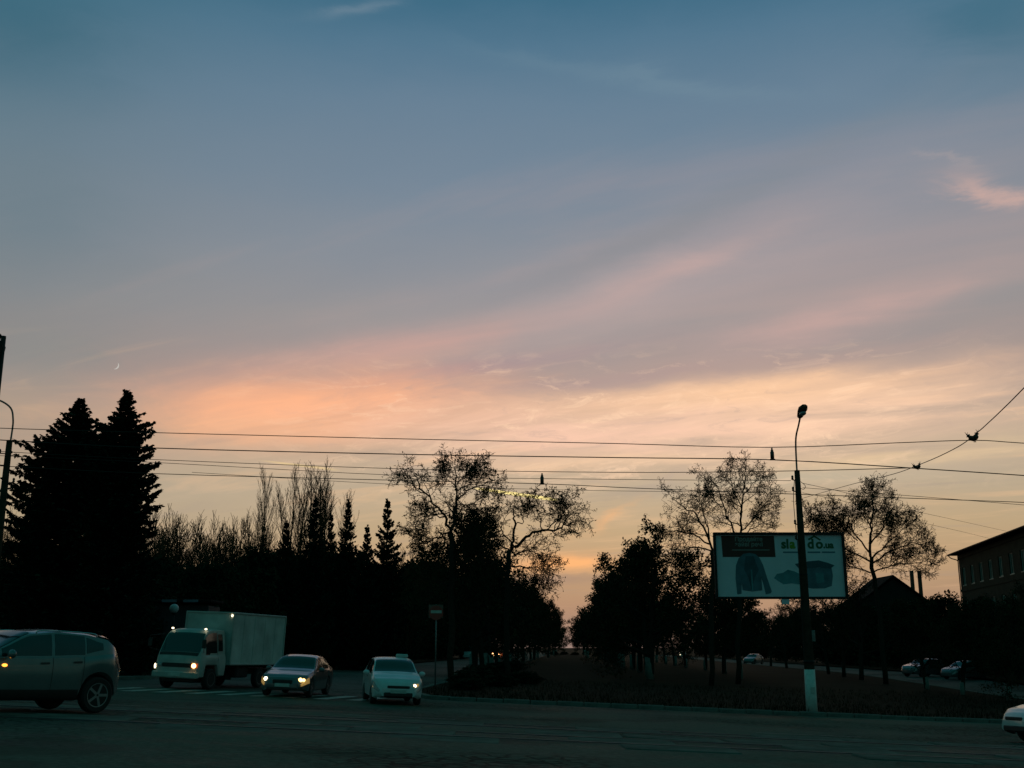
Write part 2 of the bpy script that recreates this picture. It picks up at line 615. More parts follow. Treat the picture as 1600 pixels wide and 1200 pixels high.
# base ground out to the horizon
xs = [-6000, -2500, -900, -350, -160] + frange(-110, 110, 2.5) + [160, 350, 900, 2500, 6000]
ys = [-300, -80, -20] + frange(0, 150, 2.5) + [165, 190, 230, 300, 450, 800, 1800, 5000, 9000]
mb = MB()
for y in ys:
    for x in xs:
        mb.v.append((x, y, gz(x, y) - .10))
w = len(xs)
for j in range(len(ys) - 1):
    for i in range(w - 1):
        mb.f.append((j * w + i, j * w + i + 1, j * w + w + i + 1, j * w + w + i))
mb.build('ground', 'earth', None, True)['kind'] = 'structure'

KY = 42.0            # front kerb of the planted median
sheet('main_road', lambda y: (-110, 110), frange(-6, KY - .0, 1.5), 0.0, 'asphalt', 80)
sheet('left_carriageway', lambda y: (-18.7 + AX * y - max(0, 50 - y) * .5, -6.7 + AX * y + (max(0, 49 - y) ** 2) * .03),
      frange(KY, 60, 1.5) + frange(65, 500, 8)[0:], 0.0, 'asphalt_pale', 10)
sheet('right_carriageway', lambda y: (25.6 + AX * y, 33.6 + AX * y), frange(KY, 60, 1.5) + frange(65, 500, 8), 0.0, 'asphalt_pale', 8)


def med_left(y):
    return -6.5 + AX * y + (max(0, 49 - y) ** 2) * .03


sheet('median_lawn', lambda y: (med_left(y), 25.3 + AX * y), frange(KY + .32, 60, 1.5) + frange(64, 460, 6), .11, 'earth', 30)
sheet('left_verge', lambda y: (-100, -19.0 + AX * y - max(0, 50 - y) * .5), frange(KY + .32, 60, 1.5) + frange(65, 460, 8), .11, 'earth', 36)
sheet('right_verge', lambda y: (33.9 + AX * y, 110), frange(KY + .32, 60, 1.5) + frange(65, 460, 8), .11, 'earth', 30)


# kerbs: one stone after another
def kerb_run(name, pts, step=1.0):
    root = empty(name, (0, 0, 0))
    root['kind'] = 'structure'
    me = None
    rng = random.Random(len(pts) * 7 + 1)
    sb = MB().bevel_box((0, 0, 0), (step - .025, .26, .34), .025)
    me = sb.mesh('kerb_stone')
    me.materials.append(M['kerb'])
    seg = 0
    carry = 0.0
    pos = []
    for a, b in zip(pts, pts[1:]):
        a, b = Vector(a), Vector(b)
        L = (b - a).length
        t = carry
        while t < L:
            pos.append((a + (b - a) * (t / L), math.atan2(b.y - a.y, b.x - a.x)))
            t += step
        carry = t - L
    for p, an in pos[:290]:
        o = bpy.data.objects.new('kerb_stone', me)
        COL.objects.link(o)
        o.parent = root
        sl = (gz(p.x + .5 * math.cos(an), p.y + .5 * math.sin(an)) - gz(p.x - .5 * math.cos(an), p.y - .5 * math.sin(an)))
        o.location = (p.x, p.y, gz(p.x, p.y) - .035 + rng.uniform(-.012, .012))
        o.rotation_euler = (rng.uniform(-.02, .02), -sl, an + rng.uniform(-.01, .01))
    return root


kerb_run('median_kerb', [(med_left(y) - .14, y, 0) for y in (75, 66, 60, 55, 51, 48, 46, 44.5, 43.3, 42.5)] + [(med_left(42.3) + 1.0, KY + .16, 0), (27.5, KY + .16, 0)])
kerb_run('verge_kerb', [(-60, KY + .16, 0), (-19.1 + AX * 42 - 4.2, KY + .16, 0)] + [(-18.9 + AX * y - max(0, 50 - y) * .5, y, 0) for y in (44, 47, 50, 60, 75)])
kerb_run('right_kerb', [(25.45 + AX * y, y, 0) for y in (60, 90, 140, 200)])

# tram track across the road: rails with worn concrete slabs beside them
TR = (19.72, 21.24, 24.2, 25.72)
tt = empty('tram_track', (0, 0, 0))
tt['kind'] = 'structure'
for Y in TR:
    mb = MB()
    xs_ = frange(-70, 70, 2.0)
    for dy_, h in ((-.045, .0), (-.045, .018), (.035, .018), (.035, .0)):
        pass
    vs, fs = [], []
    for x in xs_:
        z = gz(x, Y)
        vs += [(x, Y - .05, z - .02), (x, Y - .045, z + .020), (x, Y + .04, z + .020), (x, Y + .045, z - .02)]
    for i in range(len(xs_) - 1):
        for k in range(3):
            fs.append((i * 4 + k, i * 4 + k + 1, i * 4 + 5 + k, i * 4 + 4 + k))
    mb.add(vs, fs)
    mb.build('rail', 'rail', tt)
    gb = MB()
    vs = []
    for x in xs_:
        z = gz(x, Y)
        vs += [(x, Y - .13, z + .006), (x, Y - .055, z + .006)]
    gb.add(vs, [(i * 2, i * 2 + 1, i * 2 + 3, i * 2 + 2) for i in range(len(xs_) - 1)])
    gb.build('rail_groove', 'plastic', tt)
rng = random.Random(4)
sm = [MB().bevel_box((0, 0, 0), (1.9, w_, .10), .02).mesh('slab') for w_ in (1.18, .95)]
for m_ in sm:
    m_.materials.append(M['slab'])
for row, (Y, mi) in enumerate(((20.42, 0), (24.92, 0), (18.95, 1), (22.2, 1))):
    for i in range(-16, 17):
        if rng.random() < (.16 if mi == 0 else .30):
            continue
        x = i * 1.96 + row * .4 + rng.uniform(-.02, .02)
        if row == 1 and rng.random() < .25:
            continue
        o = bpy.data.objects.new('slab', sm[mi])
        COL.objects.link(o)
        o.parent = tt
        o.location = (x, Y + rng.uniform(-.015, .015), gz(x, Y) - .035 + rng.uniform(-.008, .008))
        o.rotation_euler = (rng.uniform(-.012, .012), .042 + rng.uniform(-.01, .01), rng.uniform(-.006, .006))

# zebra stripes at the mouth of the left carriageway
zc = empty('zebra_crossing', (0, 0, 0))
zc['kind'] = 'structure'
for i in range(13):
    x0 = -19.2 + i * 1.12
    mb = MB()
    vs = []
    for j in range(4):
        y = 39.0 + j * .95
        sh = (j * .95) * .25
        for x in (x0 + sh, x0 + .5 + sh):
            vs.append((x, y, gz(x, y) + .006))
    mb.add(vs, [(j * 2, j * 2 + 1, j * 2 + 3, j * 2 + 2) for j in range(3)])
    mb.build('painted_stripe', 'paint', zc)
lm = empty('lane_marking', (0, 0, 0))
lm['kind'] = 'structure'
for x0, x1 in ((-13, -9.2), (-8.6, -5.2), (-4.2, -1.4), (6, 8.6), (12, 15)):
    mb = MB()
    vs = []
    for i in range(9):
        x = x0 + (x1 - x0) * i / 8
        for y in (28.0, 28.09):
            vs.append((x, y, gz(x, y) + .006))
    mb.add(vs, [(i * 2, i * 2 + 2, i * 2 + 3, i * 2 + 1) for i in range(8)])
    mb.build('painted_line', 'paint', lm)


# ------------------------------------------------------------------ trees
def rdir(rng):
    z = rng.uniform(-1, 1)
    t = rng.uniform(0, 2 * math.pi)
    r = math.sqrt(1 - z * z)
    return Vector((r * math.cos(t), r * math.sin(t), z))


def tilt(d, ang, rng, az_=None):
    a = d.cross(Vector((0, 0, 1)))
    if a.length < .05:
        a = Vector((1, 0, 0))
    a.normalize()
    b = d.cross(a)
    t = rng.uniform(0, 2 * math.pi) if az_ is None else az_
    return (d * math.cos(ang) + (a * math.cos(t) + b * math.sin(t)) * math.sin(ang)).normalized()


def leaf(mb, rng, p, s):
    a = rdir(rng)
    b = a.cross(rdir(rng))
    if b.length < .1:
        b = a.cross(Vector((0, 0, 1)))
    b.normalize()
    a = a * s
    b = b * (s * rng.uniform(.35, .6))
    mb.add([tuple(p - a), tuple(p + b), tuple(p + a), tuple(p - b)], [(0, 1, 2, 3)])


def grow(Wd, Cr, rng, p, d, L, r, lvl, pr):
    n = pr['seg'][lvl]
    pts, rad = [p.copy()], [r]
    q = p.copy()
    dd = d.copy()
    tip = pr['tip'][lvl]
    for i in range(n):
        dd = (dd + rdir(rng) * pr['wander'][lvl] + Vector((0, 0, pr['up'][lvl]))).normalized()
        q = q + dd * (L / n)
        pts.append(q.copy())
        rad.append(r * (1 - (1 - tip) * (i + 1) / n))
    (Wd if lvl <= pr['wood'] else Cr).tube(pts, [max(x, pr['rmin']) for x in rad], pr['sides'][lvl], lvl <= 1)
    spawn(Wd, Cr, rng, pts, rad, L, lvl, pr)


def spawn(Wd, Cr, rng, pts, rad, L, lvl, pr, t0=None):
    n = len(pts) - 1
    if lvl >= pr['max']:
        for _ in range(pr['leaves']):
            if rng.random() < pr.get('leafp', 1):
                i = rng.randrange(1, n + 1)
                leaf(Cr, rng, pts[i] + rdir(rng) * pr['lspread'], pr['lsize'] * rng.uniform(.6, 1.3))
        return
    k = pr['n'][lvl]
    st_ = pr['t0'][lvl] if t0 is None else t0
    for i in range(k):
        t = st_ + (1 - st_) * (i + rng.random()) / k
        f = t * n
        j = min(n - 1, int(f))
        pp = pts[j].lerp(pts[j + 1], f - j)
        dd = (pts[j + 1] - pts[j]).normalized()
        rr = rad[j] + (rad[j + 1] - rad[j]) * (f - j)
        ang = math.radians(rng.uniform(*pr['ang'][lvl]))
        nd = tilt(dd, ang, rng, i * 2.4 + rng.uniform(-.6, .6))
        ll = L * rng.uniform(*pr['len'][lvl]) * (1 - pr['shrink'][lvl] * t)
        grow(Wd, Cr, rng, pp, nd, ll, rr * pr['rr'][lvl], lvl + 1, pr)


ACACIA = dict(max=4, wood=2, seg=[6, 6, 5, 4, 3], wander=[.10, .28, .34, .38, .40], up=[.05, .07, .05, .03, .0], tip=[.5, .35, .35, .4, .5],
              sides=[8, 6, 5, 3, 3], n=[8, 6, 5, 5], t0=[.35, .25, .2, .15], ang=[(30, 65), (30, 65), (30, 70), (30, 75)],
              len=[(.50, .70), (.45, .65), (.42, .62), (.40, .65)], shrink=[.35, .3, .25, .2], rr=[.55, .6, .6, .6], rmin=.011,
              leaves=4, leafp=.75, lspread=.10, lsize=.075)
ROWTREE = dict(ACACIA, n=[9, 6, 6, 5], t0=[.22, .2, .2, .15], leaves=5, lsize=.10, lspread=.22, leafp=.9, ang=[(40, 75), (30, 65), (30, 70), (30, 75)])
BROOM = dict(max=3, wood=1, seg=[5, 6, 5, 4], wander=[.05, .12, .16, .22], up=[.05, .06, .05, .03], tip=[.5, .3, .35, .4], sides=[6, 5, 3, 3],
             n=[14, 11, 9], t0=[.10, .18, .2], ang=[(18, 62), (16, 46), (18, 50)], len=[(.7, 1.0), (.45, .7), (.35, .6)], shrink=[.25, .35, .35],
             rr=[.5, .55, .6], rmin=.014, leaves=1, leafp=.25, lspread=.05, lsize=.05)
POPLAR = dict(BROOM, seg=[8, 6, 4, 3], n=[26, 7, 4], t0=[.12, .2, .2], ang=[(14, 26), (10, 24), (12, 30)], len=[(.26, .36), (.4, .6), (.4, .6)],
              wander=[.05, .08, .10, .14], up=[.03, .16, .14, .10], shrink=[.55, .3, .3], tip=[.15, .3, .35, .4], rmin=.012)


def tree_meshes(seed, h, r, pr, tl=.62):
    rng = random.Random(seed)
    Wd, Cr = MB(), MB()
    grow(Wd, Cr, rng, Vector((0, 0, -.15)), Vector((rng.uniform(-.06, .06), rng.uniform(-.06, .06), 1)).normalized(), h * tl, r, 0, pr)
    return Wd, Cr


def tree_proto(name, Wd, Cr, bm, cm, band=0.0, br=.2):
    root = empty(name, (0, 0, 0))
    Wd.build('trunk', bm, root, True)
    Cr.build('crown', cm, root)
    if band:
        MB().tube([(0, 0, .0), (0, 0, band * .5), (.01, 0, band)], [br * 1.12, br * 1.06, br * 1.04], 10).build('whitewash_band', 'whitewash', root, True)
    return root


used = set()


def place(proto, loc, rz, sc, label, cat, group=None, szz=None):
    o = proto if proto.name not in used else copy_tree(proto)
    used.add(proto.name)
    o.location = loc
    o.rotation_euler = (0, 0, rz)
    o.scale = (sc, sc, szz or sc)
    tag(o, label, cat, group)
    return o


def spruce_meshes(seed, h, slope, rmax, whorls=88, nb=12, dens=36, skirt=.03):
    """slope: how fast the cone widens below the tip; rmax: where it turns into a column"""
    rng = random.Random(seed)
    Wd, Cr = MB(), MB()
    Wd.tube([(0, 0, -.1), (0, 0, h * .5), (0, 0, h * .985)], [h * .017, h * .010, .015], 8)
    gap = h / whorls
    for i in range(whorls):
        t = skirt + (1 - skirt) * (i / whorls) ** .94
        d = h * (1 - t)
        R0 = min(slope * d * min(1.0, .50 + .22 * d), rmax * .72 + .28 * slope * d * .55, rmax * 1.15) * (.85 + .3 * rng.random()) + .07
        m = max(5, int(nb * (.45 + .55 * min(1, d / 4))))
        a0 = rng.uniform(0, 6.28)
        for k in range(m):
            a = a0 + 6.283 * k / m + rng.uniform(-.3, .3)
            z = t * h + rng.uniform(-.7, .7) * gap
            L = R0 * rng.choice((.55, .72, .85, .95, 1.0, 1.04, 1.14))
            ca, sa = math.cos(a), math.sin(a)
            dz0 = (-.40 + .62 * t + rng.uniform(-.12, .12)) * L
            up_ = rng.uniform(.10, .42)
            pts = []
            for s_ in range(5):
                q = s_ / 4
                pts.append(Vector((ca * L * q, sa * L * q, z + dz0 * math.sin(q * 1.9) * .9 + up_ * L * q * q)))
            Wd.tube(pts, [.03, .024, .018, .012, .006], 3, False)
            nd = max(12, int(dens * min(1.3, L / 1.5)))
            for _ in range(nd):
                q = rng.random() ** .6
                f = q * 4
                j = min(3, int(f))
                pp = pts[j].lerp(pts[j + 1], f - j)
                sgn = rng.choice((-1, 1))
                ang = a + sgn * rng.uniform(.1, 1.2)
                ll = rng.uniform(.14, .36) * (.5 + .5 * min(L, 2.4) / 2) * (1.25 - .6 * q) + .06
                tip = pp + Vector((math.cos(ang) * ll, math.sin(ang) * ll, rng.uniform(-.40, .30) * ll))
                wv_ = Vector((-math.sin(ang), math.cos(ang), rng.uniform(-1.2, 1.2))) * rng.uniform(.04, .085)
                mid = pp.lerp(tip, .45)
                Cr.add([tuple(pp), tuple(mid + wv_), tuple(tip), tuple(mid - wv_)], [(0, 1, 2, 3)])
                if rng.random() < .55:
                    hd = pp + Vector((rng.uniform(-.08, .08), rng.uniform(-.08, .08), -ll * rng.uniform(.5, .95)))
                    w2 = Vector((ca, sa, 0)) * .075
                    md = pp.lerp(hd, .5)
                    Cr.add([tuple(pp), tuple(md + w2), tuple(hd), tuple(md - w2)], [(0, 1, 2, 3)])
    return Wd, Cr


def dense_meshes(seed, h, R, nclump=46, per=190, ls=.17, base=.08):
    """leafy evergreen crown: clumps of small leaves round a branching frame"""
    rng = random.Random(seed)
    Wd, Cr = MB(), MB()
    Wd.tube([(0, 0, -.1), (.05, 0, h * .3), (0, .05, h * .8)], [.16, .13, .04], 7)
    for i in range(nclump):
        t = base + (1 - base) * (i + rng.random()) / nclump
        rr = R * math.sqrt(max(.02, 1 - (max(0, (t - .38)) / .66) ** 2)) * rng.uniform(.55, 1.0)
        if t < .3:
            rr *= .75 + .8 * t
        a = i * 2.4 + rng.uniform(-.5, .5)
        c = Vector((math.cos(a) * rr * .75, math.sin(a) * rr * .75, t * h * .97))
        Wd.tube([(0, 0, max(.2, c.z - rr * .6)), tuple(c * .6 + Vector((0, 0, c.z * .32))), tuple(c)], [.05, .03, .015], 3, False)
        cr = R * rng.uniform(.28, .46)
        for _ in range(per):
            d = rdir(rng)
            p = c + Vector((d.x, d.y, d.z * .8)) * cr * rng.random() ** .45
            if p.z > .05:
                leaf(Cr, rng, p, ls * rng.uniform(.6, 1.25))
    return Wd, Cr


def limb_tree(name, seed, base, limbs, pr, bm='bark', cm='leaf', extra=0, z=None):
    """a tree whose main limbs are read off the photograph; each limb: pixel points, start and end radius, depth drift, twig length"""
    rng = random.Random(seed)
    root = empty(name, base)
    Wd, Cr = MB(), MB()
    Y = base.y
    for pts, r0, r1, dep, tw, lv, t0 in limbs:
        wp = []
        n = len(pts)
        for i, (u, v) in enumerate(pts):
            q = P(u, v, Y + dep * i / max(1, n - 1) * 1.0) - base
            wp.append(q)
        # subdivide with a little gnarl
        sp, sr = [], []
        r0, r1 = r0 * .62, max(.014, r1 * .7)
        for i in range(n - 1):
            for k in range(3):
                t = k / 3
                e = rdir(rng) * (.11 if k else 0)
                sp.append(wp[i].lerp(wp[i + 1], t) + e)
                sr.append(r0 + (r1 - r0) * (i + t) / (n - 1))
        sp.append(wp[-1])
        sr.append(r1)
        Wd.tube(sp, sr, 8, True)
        if tw > 0:
            spawn(Wd, Cr, rng, sp, sr, tw * .98, lv, pr, t0)
    Wd.build('trunk', bm, root, True)
    Cr.build('crown', cm, root)
    return root


def z3(pts):
    return [(600 + x / 3.872, 690 + y / 3.872) for x, y in pts]


def z4(pts):
    return [(1000 + x / 3.87, 690 + y / 3.87) for x, y in pts]


def z5(pts):
    return [(1200 + x / 4, 600 + y / 4) for x, y in pts]


def foot(u, Y):
    """pixel of the ground under column u at distance Y"""
    p = GP(u, Y)
    d = p - Vector((0, 0, EYE))
    q = d.z * CP - d.y * SP
    fw = d.y * CP + d.z * SP
    return (800 + F * p.x / fw, 600 - F * q / fw)


# --- the tall acacia beside the no-entry sign
YA = 56
fa = foot(706, YA)
limbs = [
    ([fa, (706, 1000), (705, 920), (704, 860), (703, 835)], .27, .20, 0, 0, 1, .5),
    (z3([(400, 560), (425, 470), (438, 380), (440, 300), (440, 210), (430, 150)]), .15, .03, .8, 3.4, 1, .15),
    (z3([(400, 565), (380, 470), (330, 400), (235, 300), (200, 230), (180, 190)]), .13, .03, -1.2, 3.2, 1, .25),
    (z3([(438, 360), (500, 295), (600, 265), (670, 235)]), .07, .02, -.8, 2.8, 1, .25),
    (z3([(395, 555), (320, 580), (240, 620), (160, 570)]), .08, .02, 1.5, 2.6, 1, .25),
    (z3([(372, 450), (280, 445), (200, 480)]), .06, .02, -.8, 2.2, 1, .3),
    (z3([(440, 380), (545, 375), (620, 440)]), .05, .015, .8, 2.0, 1, .3),
    (z3([(440, 300), (380, 230), (330, 150)]), .05, .015, 1.2, 2.2, 1, .3),
    (z3([(440, 260), (500, 190), (560, 160)]), .05, .015, .5, 2.2, 1, .3),
    (z3([(405, 640), (480, 560), (560, 500)]), .06, .015, 2.0, 2.8, 1, .2),
    (z3([(405, 720), (330, 700), (240, 680)]), .05, .015, 1.0, 2.6, 1, .2),
    (z3([(405, 740), (470, 690), (540, 640)]), .05, .015, 1.0, 2.6, 1, .2),
    (z3([(405, 860), (480, 830), (560, 800)]), .05, .015, 1.0, 2.8, 1, .1),
    (z3([(405, 880), (330, 850), (260, 820)]), .05, .015, -1.0, 2.8, 1, .1),
    (z3([(405, 960), (490, 940), (570, 900)]), .05, .015, 1.0, 2.8, 1, .1),
]
AC1 = dict(ACACIA, seg=[6, 6, 5, 4, 2], n=[0, 9, 8, 7], leaves=2, leafp=.5, lsize=.056, lspread=.07, t0=[.3, .2, .15, .1], rmin=.010, wander=[.1, .34, .42, .45, .45])
t = limb_tree('acacia_tree', 11, GP(706, YA), limbs, AC1)
tag(t, 'tall slender acacia with open gnarled crown beside the no-entry sign', 'tree')

# --- the acacia with a long bare limb and a dead stub
YB = 62
fb = foot(792, YB)
limbs = [
    ([fb, (793, 1000), (794, 930), (795, 860)], .26, .20, 0, 0, 1, .5),
    (z3([(775, 660), (785, 600), (797, 500), (790, 450), (780, 410)]), .13, .055, 0, 0, 1, .5),
    (z3([(790, 640), (860, 575), (930, 545), (1030, 540), (1085, 500), (1145, 490)]), .15, .04, -1.5, 2.6, 1, .45),
    (z3([(1030, 540), (1075, 450), (1050, 400), (1010, 350)]), .05, .015, .5, 2.6, 1, .15),
    (z3([(1085, 500), (1120, 430), (1100, 360)]), .04, .015, -.5, 2.4, 1, .15),
    (z3([(960, 540), (950, 470), (920, 400), (880, 350)]), .05, .015, 1.0, 2.5, 1, .2),
    (z3([(797, 500), (845, 485), (850, 430), (825, 350)]), .05, .015, .3, 2.0, 1, .3),
    (z3([(790, 640), (720, 560), (690, 480), (700, 450)]), .08, .015, 1.0, 2.6, 1, .2),
    (z3([(790, 680), (690, 620), (620, 560)]), .08, .015, 1.5, 2.8, 1, .2),
    (z3([(790, 690), (880, 660), (960, 700)]), .08, .015, 1.0, 3.0, 1, .15),
    (z3([(790, 760), (900, 760), (985, 790)]), .08, .015, .5, 3.0, 1, .15),
    (z3([(790, 760), (690, 740), (600, 700)]), .08, .015, .5, 3.2, 1, .15),
    (z3([(790, 860), (890, 850), (980, 880)]), .08, .015, .5, 3.0, 1, .15),
]
AC2 = dict(ACACIA, seg=[6, 6, 5, 4, 2], n=[0, 8, 7, 7], leaves=2, leafp=.5, lsize=.060, lspread=.08, t0=[.3, .2, .15, .1], rmin=.010, wander=[.1, .34, .42, .45, .45])
t = limb_tree('acacia_tree', 23, GP(792, YB), limbs, AC2)
tag(t, 'acacia with a long bare limb reaching out past a broken dead stub', 'tree')

# --- the high acacia behind the hoarding, and the lower one leaning from it
YC = 74
limbs = [
    ([foot(1152, YC), (1154, 980), (1156, 900), (1155, 850)], .30, .2, 0, 0, 1, .5),
    (z4([(600, 620), (614, 520), (615, 400), (622, 300), (640, 220), (625, 150)]), .15, .03, .5, 3.6, 1, .15),
    (z4([(600, 600), (560, 520), (520, 450), (495, 360), (470, 270), (400, 180)]), .12, .025, -1.0, 3.4, 1, .2),
    (z4([(615, 420), (580, 330), (550, 240), (520, 170)]), .07, .02, 1.2, 2.8, 1, .2),
    (z4([(620, 330), (680, 250), (730, 200)]), .06, .02, -.5, 2.8, 1, .2),
    (z4([(610, 540), (680, 470), (740, 420), (780, 350)]), .08, .02, 1.0, 3.2, 1, .2),
    (z4([(610, 560), (700, 520), (790, 470)]), .07, .02, -1.0, 3.0, 1, .2),
    (z4([(500, 400), (440, 340), (400, 300)]), .05, .02, .6, 2.4, 1, .2),
]
t = limb_tree('acacia_tree', 37, GP(1152, YC), limbs, AC1)
tag(t, 'high acacia with airy crown rising behind the hoarding', 'tree')
YC2 = 70
limbs = [
    ([foot(1110, YC2), (1112, 980), (1114, 900), (1112, 860)], .26, .17, 0, 0, 1, .5),
    (z4([(440, 660), (405, 560), (340, 440), (260, 390), (200, 350)]), .13, .025, -.8, 3.4, 1, .2),
    (z4([(420, 590), (400, 500), (380, 420), (340, 350)]), .09, .02, .8, 3.0, 1, .2),
    (z4([(420, 620), (320, 560), (220, 540), (130, 560)]), .09, .02, .5, 3.2, 1, .2),
    (z4([(430, 660), (330, 640), (250, 660), (180, 650)]), .08, .02, -.5, 3.2, 1, .15),
    (z4([(440, 720), (360, 740), (280, 760)]), .08, .02, .5, 3.0, 1, .15),
]
t = limb_tree('acacia_tree', 41, GP(1110, YC2), limbs, AC2)
tag(t, 'leaning acacia whose limbs spread away from the edge of the hoarding', 'tree')

# --- the broad dome-shaped acacia towards the houses
YD = 80
limbs = [
    ([foot(1383, YD), (1378, 1000), (1368, 920), (1362, 870)], .30, .20, 0, 0, 1, .5),
    (z5([(640, 1080), (640, 940), (650, 850), (655, 760), (650, 690), (660, 650)]), .16, .03, .5, 3.6, 1, .2),
    (z5([(640, 1060), (560, 960), (520, 880), (540, 790), (560, 740)]), .11, .02, -1.0, 3.4, 1, .2),
    (z5([(640, 1000), (720, 900), (740, 820), (790, 760)]), .10, .02, 1.0, 3.4, 1, .2),
    (z5([(650, 1090), (740, 1000), (820, 930), (900, 860)]), .11, .02, -.8, 3.4, 1, .2),
    (z5([(650, 1120), (780, 1040), (900, 990), (1020, 1010)]), .11, .02, .8, 3.4, 1, .2),
    (z5([(640, 1110), (500, 1040), (400, 950), (330, 880)]), .11, .02, 1.0, 3.4, 1, .2),
    (z5([(560, 980), (450, 900), (360, 800)]), .07, .02, -.8, 3.0, 1, .2),
    (z5([(500, 1040), (400, 1000), (300, 900), (270, 820)]), .07, .02, .5, 3.0, 1, .2),
    (z5([(650, 1180), (760, 1140), (900, 1120), (1040, 1110)]), .09, .02, -.6, 3.2, 1, .15),
    (z5([(640, 1180), (520, 1140), (420, 1120)]), .09, .02, -.6, 3.2, 1, .15),
]
t = limb_tree('acacia_tree', 53, GP(1383, YD), limbs, dict(AC1, n=[0, 13, 9, 8], leaves=2, lsize=.06, rmin=.012))
tag(t, 'broad dome-crowned acacia standing between the lamp post and the houses', 'tree')

# --- the two rows along the alley
row_p = [tree_proto('row_acacia_tree', *tree_meshes(100 + i, 10.5, .20, ROWTREE, .62), 'bark', 'leaf', 1.25, .20) for i in range(4)]
rng = random.Random(77)
for Y in (73, 82, 91, 101, 111, 121, 132, 143, 155, 168, 182, 197, 213, 230, 250, 275, 305, 335, 365):
    place(row_p[rng.randrange(4)], LP((-6.2 if Y < 225 else -4.9) + rng.uniform(-.4, .4), Y), rng.uniform(0, 6.28), rng.uniform(1.08, 1.26),
          'dark acacia in the alley row beside the carriageway of the waiting cars', 'tree', 'acacias along the near-lane side of the alley')
for Y in (79, 88, 97, 107, 117, 127, 138, 149, 161, 174, 188, 203, 219, 236, 256, 280, 310, 340, 370):
    place(row_p[rng.randrange(4)], LP((5.7 if Y < 225 else 3.9) + rng.uniform(-.4, .4), Y), rng.uniform(0, 6.28), rng.uniform(1.10, 1.28),
          'dark acacia with whitewashed foot in the alley row on the hoarding side', 'tree', 'acacias along the hoarding side of the alley')
for Y in (84, 96, 109, 122, 136, 151, 167, 185):
    place(row_p[rng.randrange(4)], LP(12.6 + rng.uniform(-.5, .5), Y), rng.uniform(0, 6.28), rng.uniform(.85, 1.0),
          'acacia with whitewashed foot in the inner row behind the hoarding', 'tree', 'acacias in the inner row')
thin_p = [tree_proto('street_tree', *tree_meshes(140 + i, 10.0, .19, dict(ACACIA, leaves=3), .60), 'bark', 'leaf') for i in range(2)]
for i, (u, Y) in enumerate(((1345, 87), (1318, 93), (1295, 100), (1262, 112), (1230, 125), (1205, 140))):
    place(thin_p[i % 2], GP(u, Y), rng.uniform(0, 6.28), rng.uniform(.85, 1.05), 'slim bare street tree at the edge of the far carriageway', 'tree', 'slim trees along the far carriageway')

# --- big spruces on the verge
sp_big = [spruce_meshes(5, 13.0, .66, 2.9), spruce_meshes(6, 13.2, .50, 1.50)]
a = tree_proto('spruce_tree', *sp_big[0], 'bark', 'needle')
b = tree_proto('spruce_tree', *sp_big[1], 'bark', 'needle')


def fit_tree(root, u, vtop, Y, h0, wid, label, cat='tree', group=None, rz=0.0):
    p = GP(u, Y)
    top = P(u, vtop, Y)
    p.x = top.x
    p.z = gz(p.x, Y)
    h0 = max(max(w_.co.z for w_ in ch.data.vertices) for ch in root.children) if h0 else 1
    s = (top.z - p.z) / h0
    root.location = p
    root.scale = (wid, wid, s)
    root.rotation_euler = (0, 0, rz)
    tag(root, label, cat, group)


fit_tree(a, 127, 622, 53, 13.0, 1.0, 'big spruce, the shorter and broader of the pair behind the car')
fit_tree(b, 200, 608, 51, 13.2, 1.0, 'big spruce, the taller and slimmer of the pair behind the car')
sp_small = spruce_meshes(9, 9.0, .34, 2.2, 40, 10, 26)
s0 = tree_proto('small_spruce', *sp_small, 'bark', 'needle')
for i, (u, vt, Y, wd, lb) in enumerate((
        (606, 778, 92, 1.0, 'slender spruce with a long bare leader next to the tall acacia'),
        (545, 779, 92, .85, 'narrow spruce standing in front of the bare poplars, second from the acacia'),
        (574, 819, 90, .8, 'shortest spruce, squeezed between two taller spruces'),
        (493, 776, 88, .9, 'dark spruce growing up in front of the thick poplars'),
        (448, 812, 86, .8, 'low spruce under the slimmest poplars'),
        (518, 800, 94, .7, 'small spruce half hidden behind two dark spruces'))):
    o = s0 if i == 0 else copy_tree(s0)
    fit_tree(o, u, vt, Y, 9.0, wd, lb, 'tree', None, i * 1.3)

# --- bare poplars and broom-like bare trees
pop = [tree_proto('poplar_tree', *tree_meshes(200 + i, 20, .22, POPLAR, .97), 'reed_twig', 'reed_twig') for i in range(3)]
for i, (u, vt, Y, wd) in enumerate(((422, 722, 112, .85), (447, 718, 114, .85), (464, 752, 110, .9), (484, 718, 112, 1.1), (508, 716, 113, 1.1),
                                   (522, 740, 110, .9), (535, 760, 116, .9), (432, 765, 118, .9), (498, 740, 118, 1.0), (474, 745, 116, 1.0), (516, 752, 117, 1.0), (455, 760, 117, .9))):
    o = pop[i] if i < 3 else copy_tree(pop[i % 3])
    fit_tree(o, u, vt, Y, 19.6, wd, 'bare upright poplar in the clump above the cargo truck', 'tree', 'bare poplars in a clump', i * 1.7)
brm = [tree_proto('bare_tree', *tree_meshes(230 + i, 9.5, .16, BROOM, .5), 'reed_twig', 'reed_twig') for i in range(3)]
for i, (u, vt, Y, wd) in enumerate(((262, 786, 84, 1.0), (240, 800, 80, 1.0), (286, 792, 86, .9), (330, 796, 90, 1.0), (352, 806, 88, .9), (380, 800, 92, .95),
                                   (400, 790, 100, .8), (312, 820, 84, .8), (226, 780, 96, 1.0), (18, 790, 84, .9), (36, 800, 88, .8), (640, 850, 100, .8))):
    o = brm[i] if i < 3 else copy_tree(brm[i % 3])
    fit_tree(o, u, vt, Y, 9.6, wd, 'bare reddish tree with broom-like twigs among the dark evergreens', 'tree', 'bare broom-shaped trees', i * 2.1)

